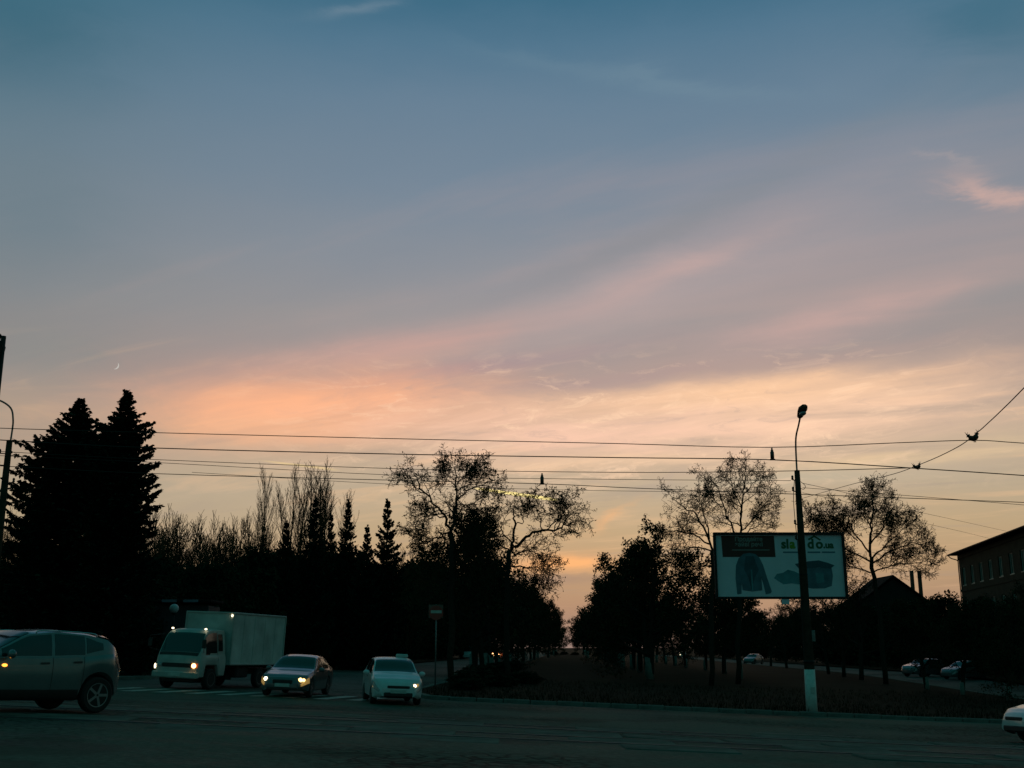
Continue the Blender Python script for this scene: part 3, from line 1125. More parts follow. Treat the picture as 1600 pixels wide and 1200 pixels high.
# --- dark evergreen belt behind the left verge and beyond the far carriageway
dn = [tree_proto('evergreen_tree', *dense_meshes(300 + i, 7.0, 2.6), 'bark', 'evergreen') for i in range(4)]
rng = random.Random(8)
spots = []
for u in range(-20, 700, 26):
    vt = 858 + rng.uniform(-14, 22)
    if 560 < u:
        vt += 20
    spots.append((u + rng.uniform(-8, 8), vt, rng.uniform(70, 82)))
for u in range(-10, 690, 32):
    spots.append((u + rng.uniform(-8, 8), 915 + rng.uniform(-20, 15), rng.uniform(60, 68)))
cnt = 0
for u, vt, Y in spots:
    p = GP(u, Y)
    lat = p.x - AX * Y
    if lat > -23:
        # keep the carriageway open: move the tree farther until it stands on the verge
        a_ = ray(u, 1050)[0]
        if a_ - AX >= -.05:
            continue
        Y = min(180, -23.5 / (a_ - AX))
    o = dn[cnt] if cnt < 4 else copy_tree(dn[cnt % 4])
    cnt += 1
    k = (P(u, vt, Y).z - gz(P(u, vt, Y).x, Y)) / 7.0
    fit_tree(o, u, vt, Y, 6.9, max(.75, k * .82), 'dense dark evergreen in the tree belt behind the verge of the big spruces', 'tree', 'evergreens behind the verge', rng.uniform(0, 6))
for i, (u, vt, Y) in enumerate([(1180, 950, 118), (1150, 955, 150), (1225, 960, 128), (1255, 940, 122), (1295, 945, 116), (1330, 935, 112), (1440, 930, 96), (1470, 920, 100),
                               (1500, 945, 84), (1545, 930, 82), (1590, 940, 80), (1410, 945, 104), (1625, 930, 84), (1100, 965, 190), (1128, 962, 170), (1365, 940, 108)]):
    o = copy_tree(dn[i % 4])
    Y = max(Y, 38 / (ray(u, 1000)[0] - AX))
    k = (P(u, vt, Y).z - gz(P(u, vt, Y).x, Y)) / 7.0
    fit_tree(o, u, vt, Y, 6.9, k * 1.05, 'dense dark evergreen beyond the far carriageway by the houses', 'tree', 'evergreens by the houses', rng.uniform(0, 6))
for i, (lat, Y) in enumerate(((23.4, 55), (23.6, 61), (23.2, 67), (23.0, 73))):
    place(row_p[i % 4], LP(lat, Y), i * 1.3, .66 + .05 * (i % 2), 'short dark tree between the two carriageways in front of the tall house', 'tree', 'short trees in front of the tall house')
for i, (u, vt, Y) in enumerate(((652, 868, 180), (676, 880, 186), (700, 884, 190), (722, 890, 196), (745, 880, 230), (664, 930, 172))):
    o = copy_tree(dn[i % 4])
    fit_tree(o, u, vt, Y, 6.9, 1.7, 'distant evergreen closing the far end of the verge of the waiting cars', 'tree', 'distant evergreens beyond the carriageway', i * 1.1)
# shrubs on the median that hide the road behind
shp = [tree_proto('shrub', *dense_meshes(330 + i, 1.5, 1.0, 20, 120, .10, .02), 'twig', 'evergreen') for i in range(2)]
for i, (lat, Y, s_) in enumerate([(-4.6, 50, .6), (-4.9, 54, .8), (-5.0, 58, .9), (-5.3, 64, 1.0), (-5.4, 69, 1.0), (-3.6, 56, .7), (-2.6, 62, .8), (-5.2, 78, 1.0), (-5.2, 88, 1.0), (-5.3, 98, 1.0),
                                  (1.2, 330, 1.0), (-2.0, 340, 1.1), (4.5, 345, 1.0), (-5, 335, 1.2), (8, 340, 1.1)]):
    o = shp[i] if i < 2 else copy_tree(shp[i % 2])
    o.location = LP(lat, Y)
    o.location.z += .1
    o.rotation_euler = (0, 0, i * 1.9)
    o.scale = (s_ * 1.5, s_ * 1.5, s_ * .5)
    tag(o, 'low dark shrub growing on the planted median', 'shrub', 'shrubs on the median')
# far wood on both sides of the view down the alley
rng = random.Random(21)
mb = MB()
for i in range(150):
    a_ = rng.uniform(-.62, .62)
    if -.03 < a_ < .20:
        continue
    Y = rng.uniform(330, 420)
    h = rng.uniform(5, 9.5)
    c = Vector((a_ * Y, Y, gz(a_ * Y, Y)))
    for _ in range(260):
        d = rdir(rng)
        leaf(mb, rng, c + Vector((d.x * 5.5, d.y * 4, h * .5 + d.z * h * .5)), .55)
o = mb.build('far_wood', 'evergreen')
tag(o, 'dark far-off wood closing the view behind the trees', 'wood', None, 'stuff')

# withered grass on the median and verge edge
rng = random.Random(31)
mb = MB()
for _ in range(16000):
    y = KY + .5 + rng.random() ** 1.7 * 26
    x = rng.uniform(-26, 30)
    if -19.0 + AX * y - max(0, 50 - y) * .5 < x < med_left(y) + .2:
        continue
    z = gz(x, y) + .11
    h = rng.uniform(.05, .20)
    a_ = rng.uniform(0, 6.28)
    bx, by = math.cos(a_) * .02, math.sin(a_) * .02
    mb.add([(x - bx, y - by, z - .02), (x + bx, y + by, z - .02), (x + rng.uniform(-.06, .06), y + rng.uniform(-.06, .06), z + h)], [(0, 1, 2)])
tag(mb.build('grass', 'grass'), 'withered short grass on the median and verges', 'grass', None, 'stuff')


# ------------------------------------------------------------------ poles, lamps and wires
def smooth_line(pts, k=5):
    pts = [Vector(p) for p in pts]
    out = []
    n = len(pts)
    for i in range(n - 1):
        p0, p1, p2, p3 = pts[max(0, i - 1)], pts[i], pts[i + 1], pts[min(n - 1, i + 2)]
        for j in range(k):
            t = j / k
            out.append(.5 * ((2 * p1) + (p2 - p0) * t + (2 * p0 - 5 * p1 + 4 * p2 - p3) * t * t + (3 * p1 - p0 - 3 * p2 + p3) * t ** 3))
    out.append(pts[-1])
    return out


def cross_arm(root, x, z, sgn, ln=.42):
    arm = MB().tube([(0, 0, z), (sgn * ln, 0, z + .02)], .022, 6).build('bracket', 'dark_steel', root)
    MB().lathe([(.015, 0), (.05, .02), (.05, .06), (.03, .08), (.05, .10), (.045, .15), (.02, .18)], 10, (sgn * ln, 0, z + .02)).build('insulator', 'porcelain', arm, True)


# lamp post in front of the hoarding
YP = KY + .75
pb = GP(1270, YP)
pb.x = P(1268, 1100, YP).x
pb.z = gz(pb.x, YP)
H1 = P(1248, 735, YP).z - pb.z
lp = empty('lamp_post', pb, 0, 'tall concrete lamp post with white-painted foot in front of the hoarding', 'lamp post')
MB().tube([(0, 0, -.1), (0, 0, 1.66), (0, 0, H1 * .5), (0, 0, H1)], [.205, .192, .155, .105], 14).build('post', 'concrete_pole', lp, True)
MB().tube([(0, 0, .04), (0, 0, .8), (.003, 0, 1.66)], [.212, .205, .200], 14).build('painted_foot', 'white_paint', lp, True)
MB().tube([(0, 0, 1.9), (0, 0, 2.0)], .215, 14).build('band', 'dark_steel', lp, True)
MB().tube([(0, 0, 5.2), (0, 0, 5.24)], .165, 12).build('band', 'dark_steel', lp, True)
hd = P(1253, 643, YP - 1.6) - pb
arm = smooth_line([(0, 0, H1 - .4), (0, 0, H1 + .5), (-.03, -.25, H1 + 1.25), (hd.x * .55, -.85, hd.z - .38), (hd.x, -1.35, hd.z - .12)], 5)
MB().tube(arm, .036, 8).build('arm', 'steel', lp, True)
head = MB()
hp = Vector((hd.x, -1.62, hd.z))
rings = []
for t_, rx, rz_, dzz in ((-.44, .05, .05, .0), (-.34, .12, .09, .0), (-.10, .16, .12, .03), (.16, .18, .13, .03), (.34, .14, .10, .0), (.40, .06, .04, -.01)):
    rings.append([(hp.x + rx * math.cos(q), hp.y - t_, hp.z + dzz + .34 * t_ + rz_ * math.sin(q)) for q in [2 * math.pi * k / 8 + .39 for k in range(8)]])
vs = [p for r_ in rings for p in r_]
fs = [(i * 8 + k, i * 8 + (k + 1) % 8, i * 8 + 8 + (k + 1) % 8, i * 8 + 8 + k) for i in range(5) for k in range(8)] + [tuple(range(7, -1, -1)), tuple(range(40, 48))]
head.add(vs, fs)
lh = head.build('lamp_head', 'rust', lp)
MB().ball((hp.x, hp.y - .06, hp.z - .10), (.13, .26, .08), 12, 6).build('lamp_cover', 'lamp_off', lh, True)
for z_, s_ in ((H1 - .40, -1), (H1 - .85, -1), (H1 - 2.15, -1), (H1 - 2.75, -1)):
    cross_arm(lp, 0, z_, s_, .20)
MB().tube(smooth_line([(-.14, -.05, H1 - .4), (-.22, -.05, H1 - 1.2), (-.2, -.05, H1 - 2.2), (-.18, -.1, H1 - 3.2), (-.20, -.12, 2.2)], 5), .014, 5).build('cable', 'wire', lp)
MB().tube(smooth_line([(.12, 0, H1 - .45), (.3, .02, H1 - .62), (.22, .02, H1 - .75), (.12, 0, H1 - .72)], 4), .012, 5).build('cable', 'wire', lp)
bxl = MB().bevel_box((.21, -.06, 2.9), (.14, .12, .42), .015).build('junction_box', 'steel', lp)
MB().bevel_box((.03, -.21, .9), (.16, .02, .24), .005).build('paper_notice', 'plate', lp)

# the matching post by the spruces
lb_ = P(6, 1000, 43.0)
lb_.z = gz(lb_.x, 43.0)
lb_.x = P(15, 688, 43).x
H2 = P(15, 688, 43.0).z - lb_.z
l2 = empty('lamp_post', lb_, 0, 'tall concrete lamp post with hooked arm beside the two big spruces', 'lamp post')
MB().tube([(0, 0, -.1), (0, 0, 1.6), (0, 0, H2 * .5), (0, 0, H2)], [.205, .192, .16, .115], 14).build('post', 'concrete_pole', l2, True)
MB().tube([(0, 0, .04), (0, 0, .8), (.003, 0, 1.5)], [.212, .205, .200], 14).build('painted_foot', 'white_paint', l2, True)
MB().tube(smooth_line([(.02, 0, H2 - .4), (.06, 0, H2 + .4), (.07, -.05, H2 + .85), (-.05, -.1, H2 + 1.30), (-.45, -.25, H2 + 1.58), (-1.0, -.4, H2 + 1.66)], 5), .036, 8).build('arm', 'steel', l2, True)
h2 = MB()
h2.ball((-1.35, -.5, H2 + 1.66), (.42, .17, .12), 10, 6)
h2.build('lamp_head', 'rust', l2, True)
for z_, s_ in ((H2 - .55, -1), (H2 - 1.02, -1), (H2 - 1.72, 1)):
    cross_arm(l2, 0, z_, s_, .34)
MB().tube([(.25, 0, H2 - 1.72), (.25, 0, H2 - 2.0)], .012, 5).build('hook', 'dark_steel', l2)
MB().tube([(.34, 0, H2 - 1.72), (.34, 0, H2 - 2.05)], .012, 5).build('hook', 'dark_steel', l2)

# luminaire of a nearer lamp reaching into view, its post stands outside the view
nb_ = P(-60, 1100, 24)
nb_.z = gz(nb_.x, 24)
ntop = P(-6, 545, 24) - nb_
ln_ = empty('near_lamp_post', nb_, 0, 'steel lamp post whose dark flat lamp head hangs high over the kerb', 'lamp post')
MB().tube([(0, 0, -.1), (0, 0, ntop.z * .5), (0, 0, ntop.z + .3)], [.10, .08, .055], 10).build('post', 'dark_steel', ln_, True)
MB().tube([(0, 0, ntop.z + .2), (ntop.x * .5, 0, ntop.z + .34), (ntop.x * .9, 0, ntop.z + .12)], .03, 8).build('arm', 'dark_steel', ln_, True)
MB().prism_y([(ntop.x - .26, ntop.z + .12), (ntop.x + .10, ntop.z + .18), (ntop.x + .17, ntop.z + .06), (ntop.x + .08, ntop.z - .55), (ntop.x - .16, ntop.z - .60)], -.10, .10).build('lamp_head', 'dark_steel', ln_)

# overhead wires: pixel points with the distance of the pole or track that carries them
WIRES = [
    ('contact_wire', [(-90, 664, 22), (0, 669, 22), (240, 676, 22), (640, 686, 21.6), (960, 693, 21.2), (1200, 699, 20.8), (1400, 692, 20.6), (1521, 688, 20.5), (1600, 692.5, 20.5), (1800, 704, 20.5)], .0085, 'thin contact wire over the nearer tram track'),
    ('contact_wire', [(-90, 683, 25), (0, 687.5, 25), (240, 700, 25), (640, 710, 25), (960, 715, 25), (1207, 718.5, 25), (1434, 732, 25), (1600, 743, 25), (1800, 757, 25)], .0125, 'thick contact wire over the farther tram track with an insulator'),
    ('messenger_wire', [(-60, 702, 34), (0, 705.5, 34), (240, 718, 34), (640, 733, 33), (960, 738, 31), (1200, 736.5, 28), (1430, 731, 25.1)], .010, 'thin slack wire running up to the thick contact wire'),
    ('feeder_cable', [(0, 712, 43), (240, 722.5, 43), (640, 743.5, 43), (960, 749, 43), (1236, 751, 42.75)], .011, 'thin feeder cable tied to the upper insulators of both posts'),
    ('feeder_cable', [(0, 728, 43), (240, 740, 43), (640, 751, 43), (847, 756, 43), (1000, 763, 43), (1240, 772, 42.5), (1600, 785, 42.5), (1800, 794, 42.5)], .015, 'thick feeder cable that passes in front of the lamp post'),
    ('feeder_cable', [(300, 738, 44), (640, 758, 44), (960, 767, 44), (1236, 768.5, 42.75)], .009, 'faint lower cable tied to the second insulator of the lamp post'),
    ('feeder_cable', [(1254, 762, 42.75), (1400, 773, 42.8), (1600, 789, 43), (1800, 806, 43)], .010, 'faint cable leaving the lamp post towards the eaves of the house'),
    ('house_cable', [(1254, 755, 42.75), (1330, 772, 50), (1400, 792, 58), (1500, 814, 78), (1572, 830, 94)], .010, 'upper service cable dropping from the lamp post to the house roof'),
    ('house_cable', [(1254, 770, 42.75), (1330, 786, 50), (1430, 814, 60), (1500, 830, 80), (1545, 841, 100)], .010, 'lower service cable dropping from the lamp post to the house roof'),
    ('span_wire', [(1256, 778, 42.7), (1330, 757, 36), (1395, 741, 29), (1434, 727, 25), (1480, 707, 22.4), (1520, 682, 20.5), (1600, 606, 16.2), (1690, 500, 13)], .009, 'span wire slanting up across the road from the lamp post'),
]
for nm, pts, r_, lb in WIRES:
    w3 = smooth_line([P(*p) for p in pts], 4)
    o = MB().tube(w3, r_, 5).build(nm, 'wire')
    tag(o, lb, 'wire')


def insulator(u, v0, v1, Y, label):
    p0 = P(u, v1, Y)
    hgt = P(u, v0, Y).z - p0.z
    o = empty('section_insulator', p0, 0, label, 'insulator')
    MB().bevel_box((0, 0, .015 * hgt / .3), (hgt * .42, hgt * .25, hgt * .10), .006).build('clamp', 'dark_steel', o)
    k = hgt
    MB().lathe([(.10 * k, .08 * k), (.16 * k, .14 * k), (.16 * k, .66 * k), (.11 * k, .72 * k), (.12 * k, .80 * k), (.07 * k, .86 * k), (.07 * k, 1.0 * k)], 10).build('rod', 'porcelain', o, True)


insulator(1207, 700, 719, 25, 'rod insulator standing on the thick contact wire near the lamp post')
insulator(847, 739.5, 757, 43, 'rod insulator standing on the thick feeder cable above the acacias')


def hanger(u, v, Y, s, label):
    p = P(u, v, Y)
    o = empty('wire_hanger', p, 0, label, 'insulator')
    for sg, ang in ((-1, -.85), (1, .35)):
        R_ = Matrix.Rotation(ang, 4, 'Y')
        mb = MB()
        mb.lathe([(.02, 0), (.05, .04), (.085, .10), (.10, .18), (.06, .24), (.05, .27), (.09, .30), (.03, .33), (.02, .38)], 10)
        mb.v = [tuple((R_ @ Vector((a_ * s, b_ * s, c_ * s)))) for a_, b_, c_ in mb.v]
        i_ = mb.build('insulator', 'porcelain', o, True)
        tp = R_ @ Vector((0, 0, .38 * s))
        MB().tube([tp + Vector((-.05 * s, 0, .07 * s)), tp, tp + Vector((.06 * s, 0, .06 * s))], .010 * s, 5).build('clip', 'dark_steel', i_)
    MB().tube([(-.03 * s, 0, -.05 * s), (0, 0, .03 * s), (.04 * s, 0, -.05 * s)], .018 * s, 5).build('clamp', 'dark_steel', o)


hanger(1434.5, 733, 25, .42, 'pair of insulators holding the thick contact wire to the span wire')
hanger(1523, 689, 20.5, .52, 'pair of insulators holding the thin contact wire to the span wire')

# ------------------------------------------------------------------ hoarding
YH = 49.5
c0, c1 = P(1118.5, 936, YH), P(1325, 936, YH)
top = P(1118, 832, YH)
hx0, hx1, hz0, hz1 = c0.x, c1.x, c0.z, top.z
cx = (hx0 + hx1) / 2
gb_ = gz(cx, YH)
BW, BH = hx1 - hx0, hz1 - hz0
hb = empty('billboard', (cx, YH, gb_), 0, 'large advertising hoarding with a jacket and an open bag on a pale poster', 'billboard')
zb = hz0 - gb_
MB().box((0, .12, zb + BH / 2), (BW - .1, .16, BH - .1)).build('backing', 'dark_steel', hb)
for d_, s_ in (((0, 0, zb + BH - .05), (BW, .24, .10)), ((0, 0, zb + .05), (BW, .24, .10)), ((-BW / 2 + .05, 0, zb + BH / 2), (.10, .238, BH - .204)), ((BW / 2 - .05, 0, zb + BH / 2), (.10, .238, BH - .204))):
    MB().bevel_box(d_, s_, .015).build('frame', 'dark_steel', hb)
panel = MB().box((0, .02, zb + BH / 2), (BW - .204, .03, BH - .204)).build('poster', 'poster', hb)
MB().tube([(1.1, .35, -.2), (1.1, .35, zb + .4)], [.17, .16], 14).build('post', 'dark_steel', hb, True)
MB().box((0, .32, zb + .45), (BW - .6, .12, .16)).build('beam', 'dark_steel', hb)
MB().box((0, .32, zb + BH - .5), (BW - .6, .12, .16)).build('beam', 'dark_steel', hb)
MB().tube([(1.1, .35, zb + .3), (1.1, .33, zb + BH - .4)], .12, 10).build('mast', 'dark_steel', hb, True)
MB().bevel_box((.14, -.06, zb - .115), (.34, .05, .24), .01).build('number_plate', 'poster', hb)
FY = .003       # front of the paper


def bp(x, y):   # pixel of the enlarged crop -> metres on the board
    return ((x - 150) / 1290 * BW - BW / 2, zb + (840 - y) / 640 * BH)


def prt(name, pts, m, k=1):
    return MB().prism_y([bp(*p) for p in pts], FY - .0035 * k, FY + .001).build(name, m, panel)


prt('brown_block', [(228, 232), (752, 232), (756, 438), (236, 438)], 'poster_brown')
prt('jacket', [(440, 408), (500, 398), (560, 410), (600, 450), (630, 520), (662, 640), (700, 765), (690, 785), (640, 795), (622, 700), (606, 640), (608, 757), (510, 768), (415, 755), (412, 680), (402, 790), (362, 795), (352, 640), (362, 520), (392, 450)], 'print_blue', 2)
prt('jacket_lining', [(462, 430), (540, 430), (560, 500), (585, 560), (540, 640), (505, 760), (480, 640), (440, 560), (450, 490)], 'print_navy', 3)
prt('jacket_zip', [(505, 560), (518, 560), (520, 760), (508, 762)], 'print_teal', 4)
prt('splash', [(730, 640), (760, 600), (820, 590), (870, 560), (930, 575), (985, 600), (1000, 640), (1000, 700), (960, 700), (900, 690), (820, 700), (770, 670)], 'print_teal')
prt('bag', [(985, 545), (1300, 540), (1308, 620), (1290, 715), (1220, 738), (1100, 740), (1015, 725), (990, 640)], 'print_blue', 2)
prt('bag_flap', [(942, 505), (1070, 480), (1180, 470), (1270, 495), (1330, 518), (1290, 550), (1180, 540), (1080, 545), (985, 555)], 'print_navy', 3)
prt('bag_pocket', [(1140, 590), (1215, 590), (1220, 680), (1145, 690)], 'print_teal', 3)
for q, (a_, b_, y_) in enumerate(((832, 985, 392), (1075, 1200, 392), (1215, 1345, 392))):
    prt('fine_print', [(a_, y_ - 7), (b_, y_ - 7), (b_, y_ + 7), (a_, y_ + 7)], 'print_fine')
prt('fine_print', [(330, 366), (700, 366), (700, 374), (330, 374)], 'print_white', 2)
# roof-like mark over the logo
prt('logo_mark', [(1085, 262), (1150, 226), (1215, 268), (1205, 280), (1150, 246), (1096, 276)], 'print_green', 2)
prt('logo_dot', [(900, 322), (950, 322), (950, 346), (900, 346)], 'print_lime', 2)


def text(body, x, y, px_h, m, k=2, bold=.0, spacing=1.0):
    cu = bpy.data.curves.new('lettering', 'FONT')
    cu.body = body
    cu.size = px_h / 640 * BH * 1.42
    cu.offset = bold
    cu.space_character = spacing
    cu.extrude = .001
    ob = bpy.data.objects.new('tmp', cu)
    COL.objects.link(ob)
    dg = bpy.context.evaluated_depsgraph_get()
    me = bpy.data.meshes.new_from_object(ob.evaluated_get(dg))
    bpy.data.objects.remove(ob)
    me.materials.clear()
    me.materials.append(M[m])
    o = bpy.data.objects.new('lettering', me)
    COL.objects.link(o)
    o.parent = panel
    X, Z = bp(x, y)
    o.location = (X, FY - .0035 * k - .0015, Z)
    o.rotation_euler = (math.pi / 2, 0, 0)
    return o


text('Продайте', 362, 284, 40, 'print_white', 2, .006, 1.02)
text('зайві речі', 362, 334, 40, 'print_white', 2, .006, 1.02)
text('sl', 818, 352, 88, 'print_green', 2, .022)
text('a', 902, 352, 88, 'print_lime', 2, .022)
text('n', 985, 352, 88, 'print_green', 2, .022)
text('d', 1078, 352, 88, 'print_green', 2, .022)
text('o', 1160, 352, 88, 'print_green', 2, .022)
text('.ua', 1232, 350, 62, 'print_green', 2, .018)

# ------------------------------------------------------------------ no-entry sign
YS = 51
sb_ = GP(681, YS)
sb_.x = P(681, 1000, YS).x
sz_ = P(681, 957, YS).z
sb_.z = gz(sb_.x, YS) + .1
sg = empty('no_entry_sign', sb_, 0, 'round no-entry sign on a thin grey post at the median corner', 'sign')
hz_ = sz_ - sb_.z
MB().tube([(0, .03, -.1), (0, .03, hz_ + .36)], .032, 8).build('post', 'steel', sg, True)
MB().bevel_box((-.02, .0, hz_ + .05), (.66, .012, .60), .004).build('back_plate', 'sign_back', sg)
MB().lathe([(.30, -.002), (.325, 0), (.325, .014), (.30, .018)], 28, (0, -.030, hz_ - .02), 'Y').build('disc', 'sign_red', sg)
MB().bevel_box((0, -.035, hz_ + .03), (.50, .006, .13), .002).build('white_bar', 'sign_white', sg)


# ------------------------------------------------------------------ vehicles
def interp(tab, x):
    if x <= tab[0][0]:
        return tab[0][1]
    for (a_, p), (b_, q) in zip(tab, tab[1:]):
        if x <= b_:
            t_ = (x - a_) / (b_ - a_)
            t_ = t_ * t_ * (3 - 2 * t_) * .45 + t_ * .55
            return p + (q - p) * t_
    return tab[-1][1]


class Car:
    """body lofted through cross sections; x runs from the nose (0) to the tail (L)"""
    def __init__(s, sp):
        s.sp = sp
        s.L, s.W = sp['L'], sp['W']

    def half_w(s, x):
        sp = s.sp
        L, w_ = s.L, s.W / 2
        rf, rb = sp.get('rf', .55), sp.get('rb', .40)
        k = 1.0
        if x < rf:
            k -= sp.get('kf', .34) * (1 - x / rf) ** 2.4
        if x > L - rb:
            k -= sp.get('kb', .26) * (1 - (L - x) / rb) ** 2.4
        return w_ * k

    def section(s, x):
        sp = s.sp
        w_ = s.half_w(x)
        topz = interp(sp['top'], x)
        bz = min(interp(sp['belt'], x), topz - .02)
        zb_ = interp(sp['bot'], x)
        low_ = zb_
        for wx in sp['axles']:
            R_ = sp['r'] + .055
            d = abs(x - wx)
            if d < R_:
                zb_ = max(zb_, sp['r'] + math.sqrt(R_ * R_ - d * d) * .98)
        zb_ = min(zb_, bz - .06)
        gh = topz - bz
        wr = .94 * w_ - sp.get('tumble', .30) * gh
        e = min(1, gh / .3)
        f = lambda t_: zb_ + (bz - zb_) * t_
        return [(.86 * w_, zb_), (.965 * w_, zb_ + min(.05, .2 * (bz - zb_))), (1.0 * w_, f(.45)), (.995 * w_, f(.78)), (.962 * w_, bz),
                (.945 * w_, bz + .012), (.5 * (.945 * w_ + wr) + .018 * e, bz + .012 + (gh - .05 * e - .012) * .5), (wr, topz - .05 * e - .006), (.86 * wr, topz - .016 * e - .003),
                (.45 * wr, topz), (0.0, topz + .006)]

    def S(s, x, t_, side=1):
        sec = s.section(x)
        j = min(len(sec) - 2, max(0, int(t_)))
        q = t_ - j
        y = sec[j][0] + (sec[j + 1][0] - sec[j][0]) * q
        z = sec[j][1] + (sec[j + 1][1] - sec[j][1]) * q
        return Vector((s.L / 2 - x, side * y, z))

    def body(s, m, root):
        L = s.L
        xs_ = sorted(set([round(v_, 4) for v_ in frange(0, .5, .05) + frange(.5, L - .4, .075) + frange(L - .4, L, .05)]))
        mb = MB()
        rows = []
        for x in xs_:
            sec = s.section(x)
            ring = [(L / 2 - x, -y, z) for y, z in sec] + [(L / 2 - x, y, z) for y, z in reversed(sec[:-1])]
            rows.append(ring)
        n = len(rows[0])
        vs = [p for r_ in rows for p in r_]
        fs = []
        for i in range(len(rows) - 1):
            for k in range(n - 1):
                fs.append((i * n + k, i * n + k + 1, i * n + n + k + 1, i * n + n + k))
        fs.append(tuple(range(n - 1, -1, -1)))
        fs.append(tuple(range((len(rows) - 1) * n, len(rows) * n)))
        mb.add(vs, fs)
        b_ = mb.build('body', m, root, True)
        b_.data.set_sharp_from_angle(angle=math.radians(38))
        # floor pan so that no light shows through
        pan = MB()
        pan.bevel_box((0, 0, .37), (L * .86, s.W * .70, .26), .05)
        for wx in s.sp['axles']:
            pan.box((L / 2 - wx, 0, s.sp['r'] + .16), (s.sp['r'] * 2 + .1, s.W * .64, .5))
        pan.build('underbody', 'plastic', root)
        return b_

    def patch(s, name, m, root, x0, x1, t0, t1, sides=(1,), nx=10, nt=5, off=.007, trim=None):
        for sd_ in sides:
            mb = MB()
            ctr = Vector((0, 0, .7))
            vs = []
            for i in range(nx + 1):
                for k in range(nt + 1):
                    a_ = i / nx
                    x = x0 + (x1 - x0) * a_
                    ta, tb = (t0, t1) if trim is None else trim(a_)
                    p = s.S(x, ta + (tb - ta) * k / nt, sd_)
                    e = .01
                    du = s.S(x + e, ta + (tb - ta) * k / nt, sd_) - s.S(x - e, ta + (tb - ta) * k / nt, sd_)
                    tq = ta + (tb - ta) * k / nt
                    dv = s.S(x, min(9.99, tq + .05), sd_) - s.S(x, max(0, tq - .05), sd_)
                    nn = du.cross(dv)
                    if nn.length < 1e-9:
                        nn = Vector((0, sd_, .2))
                    nn.normalize()
                    if nn.dot(Vector((p.x * .25, p.y, p.z - .55))) < 0:
                        nn = -nn
                    vs.append(tuple(p + nn * off))
            mb.add(vs, [(i * (nt + 1) + k, i * (nt + 1) + k + 1, (i + 1) * (nt + 1) + k + 1, (i + 1) * (nt + 1) + k) for i in range(nx) for k in range(nt)])
            mb.build(name, m, root, True)

    def across(s, name, m, root, x0, x1, ti, nx=8, off=.008):
        """pane running across the car, such as the windscreen"""
        mb = MB()
        vs = []
        ts = [(-1, ti), (-1, 8), (-1, 8.6), (-1, 9.2), (1, 10), (1, 9.2), (1, 8.6), (1, 8), (1, ti)]
        for i in range(nx + 1):
            x = x0 + (x1 - x0) * i / nx
            sl = (s.S(x + .02, 9.5).z - s.S(x - .02, 9.5).z) / .04
            nn = Vector((sl, 0, 1)).normalized()
            for sd_, t_ in ts:
                vs.append(tuple(s.S(x, t_, sd_) + nn * off))
        n = len(ts)
        mb.add(vs, [(i * n + k, i * n + k + 1, i * n + n + k + 1, i * n + n + k) for i in range(nx) for k in range(n - 1)])
        return mb.build(name, m, root, True)


def wheel_meshes(r, wd, spokes, rim_m):
    ty = MB().lathe([(r * .66, -wd / 2 + .01), (r * .90, -wd / 2), (r * .985, -wd / 2 + .03), (r, -wd * .2), (r, wd * .2), (r * .985, wd / 2 - .03), (r * .90, wd / 2), (r * .66, wd / 2 - .01)], 24, axis='Y').mesh('wheel')
    ty.materials.append(M['rubber'])
    rm = MB()
    rm.lathe([(r * .655, -.05), (r * .67, -wd * .48), (r * .62, -wd * .47), (r * .60, -.02), (r * .60, .03)], 24, axis='Y')
    for k in range(spokes):
        a_ = 2 * math.pi * k / spokes
        R_ = Matrix.Rotation(a_, 4, 'Y')
        rm.box(tuple(R_ @ Vector((r * .36, -wd * .38, 0))), (r * .60, .03, r * .15), R_.to_3x3())
    rm.lathe([(r * .16, -wd * .44), (r * .16, -wd * .3)], 12, axis='Y')
    me = rm.mesh('rim')
    me.materials.append(M[rim_m])
    return ty, me


def wheels(root, L, W_, axles, r, wd, spokes=5, rim_m='rim'):
    ty, rm = wheel_meshes(r, wd, spokes, rim_m)
    for ax in axles:
        for sd_ in (-1, 1):
            o = bpy.data.objects.new('wheel', ty)
            COL.objects.link(o)
            o.parent = root
            o.location = (L / 2 - ax, sd_ * (W_ / 2 - wd / 2 - .015), r)
            o.rotation_euler = (0, 0, 0 if sd_ < 0 else math.pi)
            i_ = bpy.data.objects.new('rim', rm)
            COL.objects.link(i_)
            i_.parent = o


def set_on_ground(root, x, y, hx, hy):
    """stand a vehicle at (x, y) heading (hx, hy), tilted with the road"""
    root.location = (x, y, gz(x, y) + .004)
    e = .8
    nrm = Vector((-(gz(x + e, y) - gz(x - e, y)) / (2 * e), -(gz(x, y + e) - gz(x, y - e)) / (2 * e), 1)).normalized()
    f_ = Vector((hx, hy, 0)).normalized()
    f_ = (f_ - nrm * f_.dot(nrm)).normalized()
    l_ = nrm.cross(f_)
    R_ = Matrix((f_, l_, nrm)).transposed()
    root.rotation_euler = R_.to_euler()


def mirrors(c, root, x, z, m):
    for sd_ in (-1, 1):
        y = sd_ * (c.half_w(x) + .10)
        MB().ball((c.L / 2 - x, y, z), (.07, .12, .085), 10, 6).build('mirror', m, root, True)


def door_lines(c, root, xs_):
    """shut lines between wings and doors"""
    for x in xs_:
        c.patch('shut_line', 'plastic', root, x - .006, x + .006, 1.2, 4.6, (-1, 1), 1, 8, .003)


def rails_front(c, root, m='plate', z=.42):
    MB().bevel_box((c.L / 2 + .012, 0, z), (.02, .52, .115), .004).build('number_plate', m, root)


